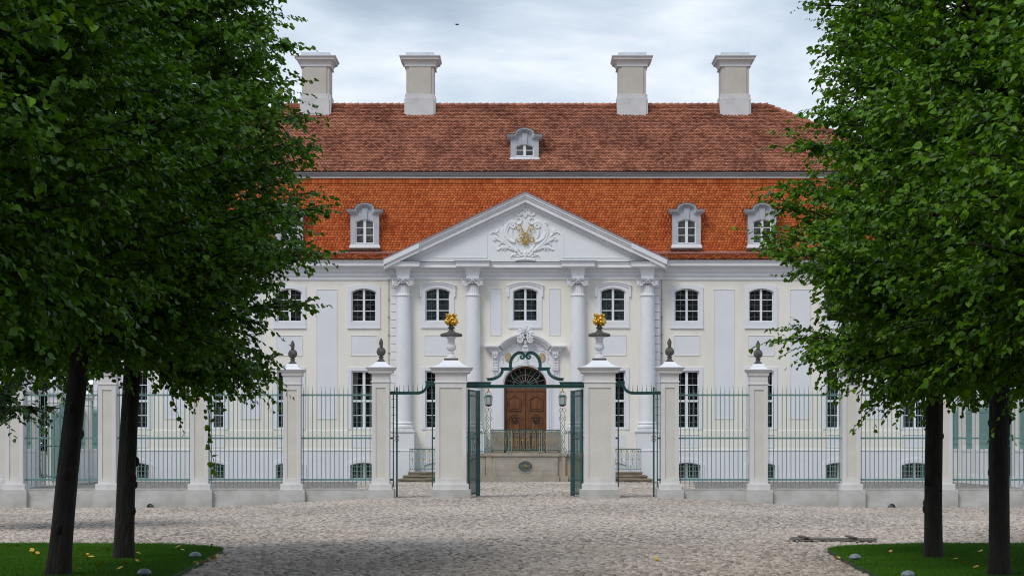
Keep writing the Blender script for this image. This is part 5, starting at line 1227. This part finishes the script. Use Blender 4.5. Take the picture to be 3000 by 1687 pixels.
# bird
Db = 160.0; bp = W(1339,73,Db); b = MB(); b.tube([(bp[0]-0.14,Db,bp[2]),(bp[0]-0.06,Db,bp[2]+0.02),(bp[0]+0.06,Db,bp[2]+0.02),(bp[0]+0.16,Db,bp[2]-0.01)],[0.01,0.045,0.045,0.01],8)
b.add([(bp[0],Db-0.06,bp[2]+0.03),(bp[0],Db+0.06,bp[2]+0.03),(bp[0]+0.10,Db+0.35,bp[2]+0.12),(bp[0]-0.02,Db+0.3,bp[2]+0.14)],[(0,1,2,3)]); b.add([(bp[0]-0.04,Db-0.06,bp[2]),(bp[0]+0.05,Db,bp[2]),(bp[0]-0.02,Db-0.2,bp[2]-0.16)],[(0,1,2)])
b.add([(bp[0]-0.30,Db-0.1,bp[2]+0.12),(bp[0]-0.03,Db,bp[2]+0.03),(bp[0]+0.05,Db,bp[2]+0.02)],[(0,1,2)]); b.add([(bp[0]+0.30,Db+0.1,bp[2]+0.12),(bp[0]-0.03,Db,bp[2]+0.02),(bp[0]+0.06,Db,bp[2]+0.03)],[(0,1,2)])
tag(b.build('bird','bird',None,org=bp),'tiny dark bird flying in the sky above the roof','bird')

# ------------------------------------------------------------------ TREES
LEAF = np.array([(0,0,0),(0.46,0.22,0.05),(0.42,0.62,0.06),(0,1.08,-0.06),(-0.42,0.62,0.06),(-0.46,0.22,0.05)])
LF = np.array([(0,1,2,3),(0,3,4,5)])
def leafmesh(name, base, adir, nrm, size, mt, r):
    n = len(base); a = adir/np.linalg.norm(adir,axis=1,keepdims=True); nn = nrm-(nrm*a).sum(1,keepdims=True)*a; nn /= np.linalg.norm(nn,axis=1,keepdims=True)+1e-9; bb = np.cross(a,nn)
    V = base[:,None,:]+size[:,None,None]*(LEAF[None,:,0,None]*bb[:,None,:]+LEAF[None,:,1,None]*a[:,None,:]+LEAF[None,:,2,None]*nn[:,None,:]*r.uniform(0.3,3.5,n)[:,None,None])
    Fq = (np.arange(n)[:,None,None]*6+LF[None]).reshape(-1,4)
    rnd = np.repeat(np.clip(r.beta(1.5,2.2,n),0,1),2)
    return npmesh(name, V.reshape(-1,3), Fq, mt, rnd)
def crown(seed, zt, rt, nbr, z_trunk0, leafsize=0.080, dens=1.35, mt='leaf', droop=0.28, sag=0.0, low=0):
    r = np.random.default_rng(seed); zt = np.array(zt); rt = np.array(rt)
    zz = np.linspace(zt[0],zt[-1],400); wgt = np.interp(zz,zt,rt)+0.5; wgt = wgt*np.where(zz > 9.5,0.6,1.0); wgt /= wgt.sum()
    ze = r.choice(zz, nbr, p=wgt); az_ = r.uniform(0,2*pi,nbr); re = np.interp(ze,zt,rt)*r.uniform(0.68,1.02,nbr)
    if low:
        az_ = np.concatenate([az_, r.uniform(-1.15,1.15,low)]) if sag else np.concatenate([az_, r.uniform(0,2*pi,low)])
        ze = np.concatenate([ze, r.uniform(2.95,3.6,low)]); re = np.concatenate([re, r.uniform(0.6,2.1,low)]); nbr += low
    ze = ze-sag*1.3*np.clip(np.cos(az_),0,1)*np.clip((4.6-ze)/1.6,0,1)
    zs = np.clip(ze-re*r.uniform(0.25,0.75,nbr), z_trunk0, None); zs = np.where(ze < z_trunk0+0.9, z_trunk0+r.uniform(0.1,0.6,nbr), zs)
    out = np.stack([np.cos(az_),np.sin(az_),np.zeros(nbr)],1); P0 = np.stack([np.zeros(nbr),np.zeros(nbr),zs],1); P2 = out*re[:,None]; P2[:,2] = ze
    P1 = out*(re*0.5)[:,None]; P1[:,2] = (zs+ze)/2+0.28*re*0.6
    branches = []; bs = []; ds = []; 
    sh0 = []; shd = []; shl = []
    for i in range(nbr):
        n = max(3,int(re[i]*0.72/0.058*dens)); t = r.uniform(0.30,1.0,n)**0.8
        p = ((1-t)**2)[:,None]*P0[i]+(2*t*(1-t))[:,None]*P1[i]+(t**2)[:,None]*P2[i]
        d = (2*(1-t))[:,None]*(P1[i]-P0[i])+(2*t)[:,None]*(P2[i]-P1[i]); d /= np.linalg.norm(d,axis=1,keepdims=True)
        q = r.normal(0,1,(n,3)); q[:,2] *= 0.55; q -= (q*d).sum(1,keepdims=True)*d; q /= np.linalg.norm(q,axis=1,keepdims=True)
        dd = d*0.75+q*0.85+np.array([0,0,0.05]); dd /= np.linalg.norm(dd,axis=1,keepdims=True)
        sh0.append(p); shd.append(dd); shl.append(r.uniform(0.18,0.42,n)*(1.15-0.35*t))
        # leading shoot beyond the tip
        sh0.append(P2[i][None]); shd.append(((d[-1]*0+ (P2[i]-P1[i]))/np.linalg.norm(P2[i]-P1[i]))[None]); shl.append(np.array([r.uniform(0.15,0.55)]))
        branches.append((P0[i],P1[i],P2[i]))
    sh0 = np.concatenate(sh0); shd = np.concatenate(shd); shl = np.concatenate(shl)
    B = []; A = []; Nn = []
    nl = 10
    for k in range(nl):
        s = (k+0.5)/nl*shl; m = r.random(len(s)) < np.clip(shl*20/nl,0.3,1.0)
        pos = sh0+shd*s[:,None]; pos[:,2] -= droop*s*s*1.6
        side = np.cross(shd,np.array([0,0,1.0])); side /= np.linalg.norm(side,axis=1,keepdims=True)+1e-6; sg = 1 if k%2 else -1
        a_ = shd*0.55+side*sg*0.75+np.array([0,0,-0.45])+r.normal(0,0.28,pos.shape)
        outw = pos.copy(); outw[:,2] = 0; outw /= np.linalg.norm(outw,axis=1,keepdims=True)+1e-6
        n_ = outw*0.55+np.array([0,0,0.9])+r.normal(0,0.42,pos.shape)
        B.append(pos[m]); A.append(a_[m]); Nn.append(n_[m])
    B = np.concatenate(B); A = np.concatenate(A); Nn = np.concatenate(Nn)
    size = leafsize*r.uniform(0.6,1.15,len(B))
    return leafmesh('crown',B,A,Nn,size,mt,r), branches, (sh0,shd,shl)
def trunkmesh(seed, h, r0, r1, branches, shoots=None, flare=0.25, zc=2.4):
    r = random.Random(seed); b = MB(); n = 20; rows = 26; vs = []; fs = []
    for j in range(rows+1):
        z = -0.1+(h+0.1)*j/rows; t = max(0,z)/h; rad = r0+(r1-r0)*min(1,z/3.0 if z > 0 else 0); 
        if z > 3.0: rad = r1*(1-(z-3.0)/(h-3.0)*0.85)
        rad *= 1+flare*math.exp(-max(z,0)*7)
        for k in range(n):
            a = 2*pi*k/n; rr = rad*(1+0.05*sin(3*a+z*1.3+seed)+0.035*sin(5*a-z*2.1)+r.uniform(-.018,.018)); vs.append((rr*cos(a),rr*sin(a),z))
    for j in range(rows):
        for k in range(n): a = j*n+k; c = j*n+(k+1)%n; fs.append((a,c,c+n,a+n))
    b.add(vs,fs)
    for q in range(5):
        a = r.uniform(0,2*pi); z = r.uniform(0.6,2.3); rr = r0+(r1-r0)*z/3; b.sphere((rr*0.93*cos(a),rr*0.93*sin(a),z),r.uniform(0.03,0.05),8,1,1,1.6)
    for (p0,p1,p2) in branches:
        P = []
        for i in range(6):
            t = i/5; P.append(tuple((1-t)**2*p0[d]+2*t*(1-t)*p1[d]+t*t*p2[d] for d in range(3)))
        b.tube(P,[0.028-0.022*i/5 for i in range(6)],4)
    if shoots is not None:
        s0,sd,sl_ = shoots; idx = range(0,len(s0),5)
        for i in idx:
            P = []
            for k in range(3): s = sl_[i]*k/2; q = s0[i]+sd[i]*s; P.append((q[0],q[1],q[2]-0.28*s*s*1.6))
            b.tube(P,[0.006,0.004,0.002],3)
    ox = b.build('trunk','bark',None,smooth=True); me = ox.data; bpy.data.objects.remove(ox); return me
ZT = [2.75,3.05,3.6,4.3,5.0,6.0,7.0,8.0,9.5,11.0,12.4]
RL = [0.9,1.8,2.3,2.75,2.80,2.58,2.18,1.78,1.35,0.9,0.3]
RR = [1.0,1.8,2.45,2.64,2.42,2.16,1.98,1.85,1.7,1.2,0.4]
varL = []; varR = []
for sd_ in (21,22):
    me,br,sh = crown(sd_,ZT,RL,420,2.85,sag=0.3,low=70); varL.append((me,trunkmesh(sd_,11.5,0.145,0.115,br,sh)))
for sd_ in (31,32):
    me,br,sh = crown(sd_,[2.2,2.6,3.3,4.2]+ZT[4:],RR,430,2.45,low=30); varR.append((me,trunkmesh(sd_,11.5,0.130,0.122,br,sh)))
def plant(name, me_c, me_t, loc, rotz, lean, label, group, scale=1.0, cat='tree'):
    T = empty(name, loc, label, cat, group); T.rotation_euler = (lean[1],lean[0],rotz) if False else (0,0,0)
    for nm,me in (('crown',me_c),('trunk',me_t)):
        if me is None: continue
        o = bpy.data.objects.new(nm,me); COL.objects.link(o); o.parent = T; WORLD[o.name] = WORLD[T.name]
        o.rotation_euler = Matrix.Rotation(rotz,4,'Z').to_euler(); o.scale = (scale,)*3
    T.rotation_euler = (lean[1],lean[0],0); return T
LD = [('nearer of the two',27.7),('farther of the two',32.0)]
grp = 'linden trees of the avenue'
TL = [(32.0,-5.80,0.0,(0.045,0),0,'pollarded linden farther from the viewer on the left lawn, dark trunk by the lamp'),
      (27.7,-5.84,2.2,(0.10,0),1,'pollarded linden with leaning trunk, nearer of the two trunks on the left lawn'),
      (23.4,-5.85,4.0,(0.02,0),0,'left linden whose leafy crown fills the left middle of the sky'),
      (19.1,-5.85,5.1,(0.02,0),1,'left linden with larger nearer leaves along the left edge'),
      (14.8,-5.85,1.3,(0,0),0,'nearest left linden with the biggest leaves in the upper left corner')]
TR = [(32.0, 5.88,1.0,(0.01,0),0,'linden farther from the viewer on the right lawn, knobbly dark trunk'),
      (27.7, 5.92,3.0,(0.0,0),1,'linden nearer the viewer on the right lawn, straight dark trunk'),
      (23.4, 5.90,4.4,(0,0),0,'right linden whose crown fills the right middle of the view'),
      (19.1, 5.90,0.2,(0,0),1,'right linden with larger nearer leaves along the right edge'),
      (14.8, 5.90,2.6,(0,0),0,'nearest right linden with the biggest leaves in the upper right corner')]
for D,x,rz,ln,v,lb in TL: plant('linden_tree',varL[v][0],varL[v][1],(x,D,0.0),rz,ln,lb,grp)
for D,x,rz,ln,v,lb in TR: plant('linden_tree',varR[v][0],varR[v][1],(x,D,0.0),rz,ln,lb,grp)
# hanging shoot under the left crown
r = np.random.default_rng(77); tt = np.linspace(0,1,16); hxp = XX(628,32.0); top_ = ZZ(1190,32.0); bot_ = ZZ(1385,32.0)
B = np.stack([hxp+0.10*tt+0.03*np.sin(tt*9),np.full(16,31.2),top_+(bot_-top_)*tt],1); ri = np.random.default_rng(3)
me = leafmesh('hanging_twig',B+ri.normal(0,0.02,B.shape),ri.normal(0,0.5,(16,3))+np.array([0,0,-0.7]),ri.normal(0,1,(16,3))+np.array([0,-0.8,0.3]),ri.uniform(0.06,0.10,16),'leaf',ri)
tb = MB(); tb.tube([tuple(p) for p in B[::2]],0.005,4); o_ = tb.build('hanging_twig','bark',None,org=(hxp,31.2,top_)); tag(o_,'thin leafy shoot hanging down from the left linden before the fence','twig')
lo = bpy.data.objects.new('leaves',me); COL.objects.link(lo); lo.parent = o_; lo.location = -Vector((hxp,31.2,top_))
# other trees: darker maple at the far left edge, background trees behind the sides
me,br,sh = crown(41,[1.75,2.3,3.2,4.5,6,7.5],[0.6,1.25,1.7,2.0,1.7,0.5],150,2.2,0.10,1.0,'leaf2',0.5)
plant('maple_tree',me,trunkmesh(41,6.5,0.14,0.11,br),(XX(-70,44),44.0,-0.35),0,(0,0),'dark maple with low drooping leaves at the far left edge before the fence',None,1.12)
me,br,sh = crown(51,[1.2,2.5,4,6,8,10,11.5],[1.5,2.8,3.6,3.8,3.3,2.2,0.5],210,1.5,0.17,0.9,'leafb',0.3)
bt = trunkmesh(51,10,0.22,0.18,br)
for (px,D,sc,rz,lb) in ((110,125,0.85,0,'bright green tree behind the left courtyard pillars'),(225,131,0.8,3,'green bush tree beside the left corner of the palace, farther back'),(-60,128,1.1,2,'bushy green tree beyond the courtyard at the far left'),(2960,126,0.9,1,'bushy green tree beyond the courtyard at the far right'),(3130,128,1.1,4,'tall green tree past the right end of the courtyard')):
    plant('background_tree',me,bt,(XX(px,D),D,0),rz,(0,0),lb,None,sc)

# park trees behind the viewer: they show only as dark reflections in the window panes
for i,(x,y_,sc) in enumerate(((-44,-30,1.6),(-30,-38,1.8),(-17,-28,1.55),(-5.5,-42,1.75),(8,-34,1.65),(19,-27,1.5),(31,-39,1.8),(45,-31,1.6),(-62,-20,1.7),(62,-22,1.7))):
    plant('park_tree',me,bt,(x,y_,0),i*0.9,(0,0),'large park tree behind the viewer, seen only reflected in the palace windows','park trees behind the viewer',sc*1.45)
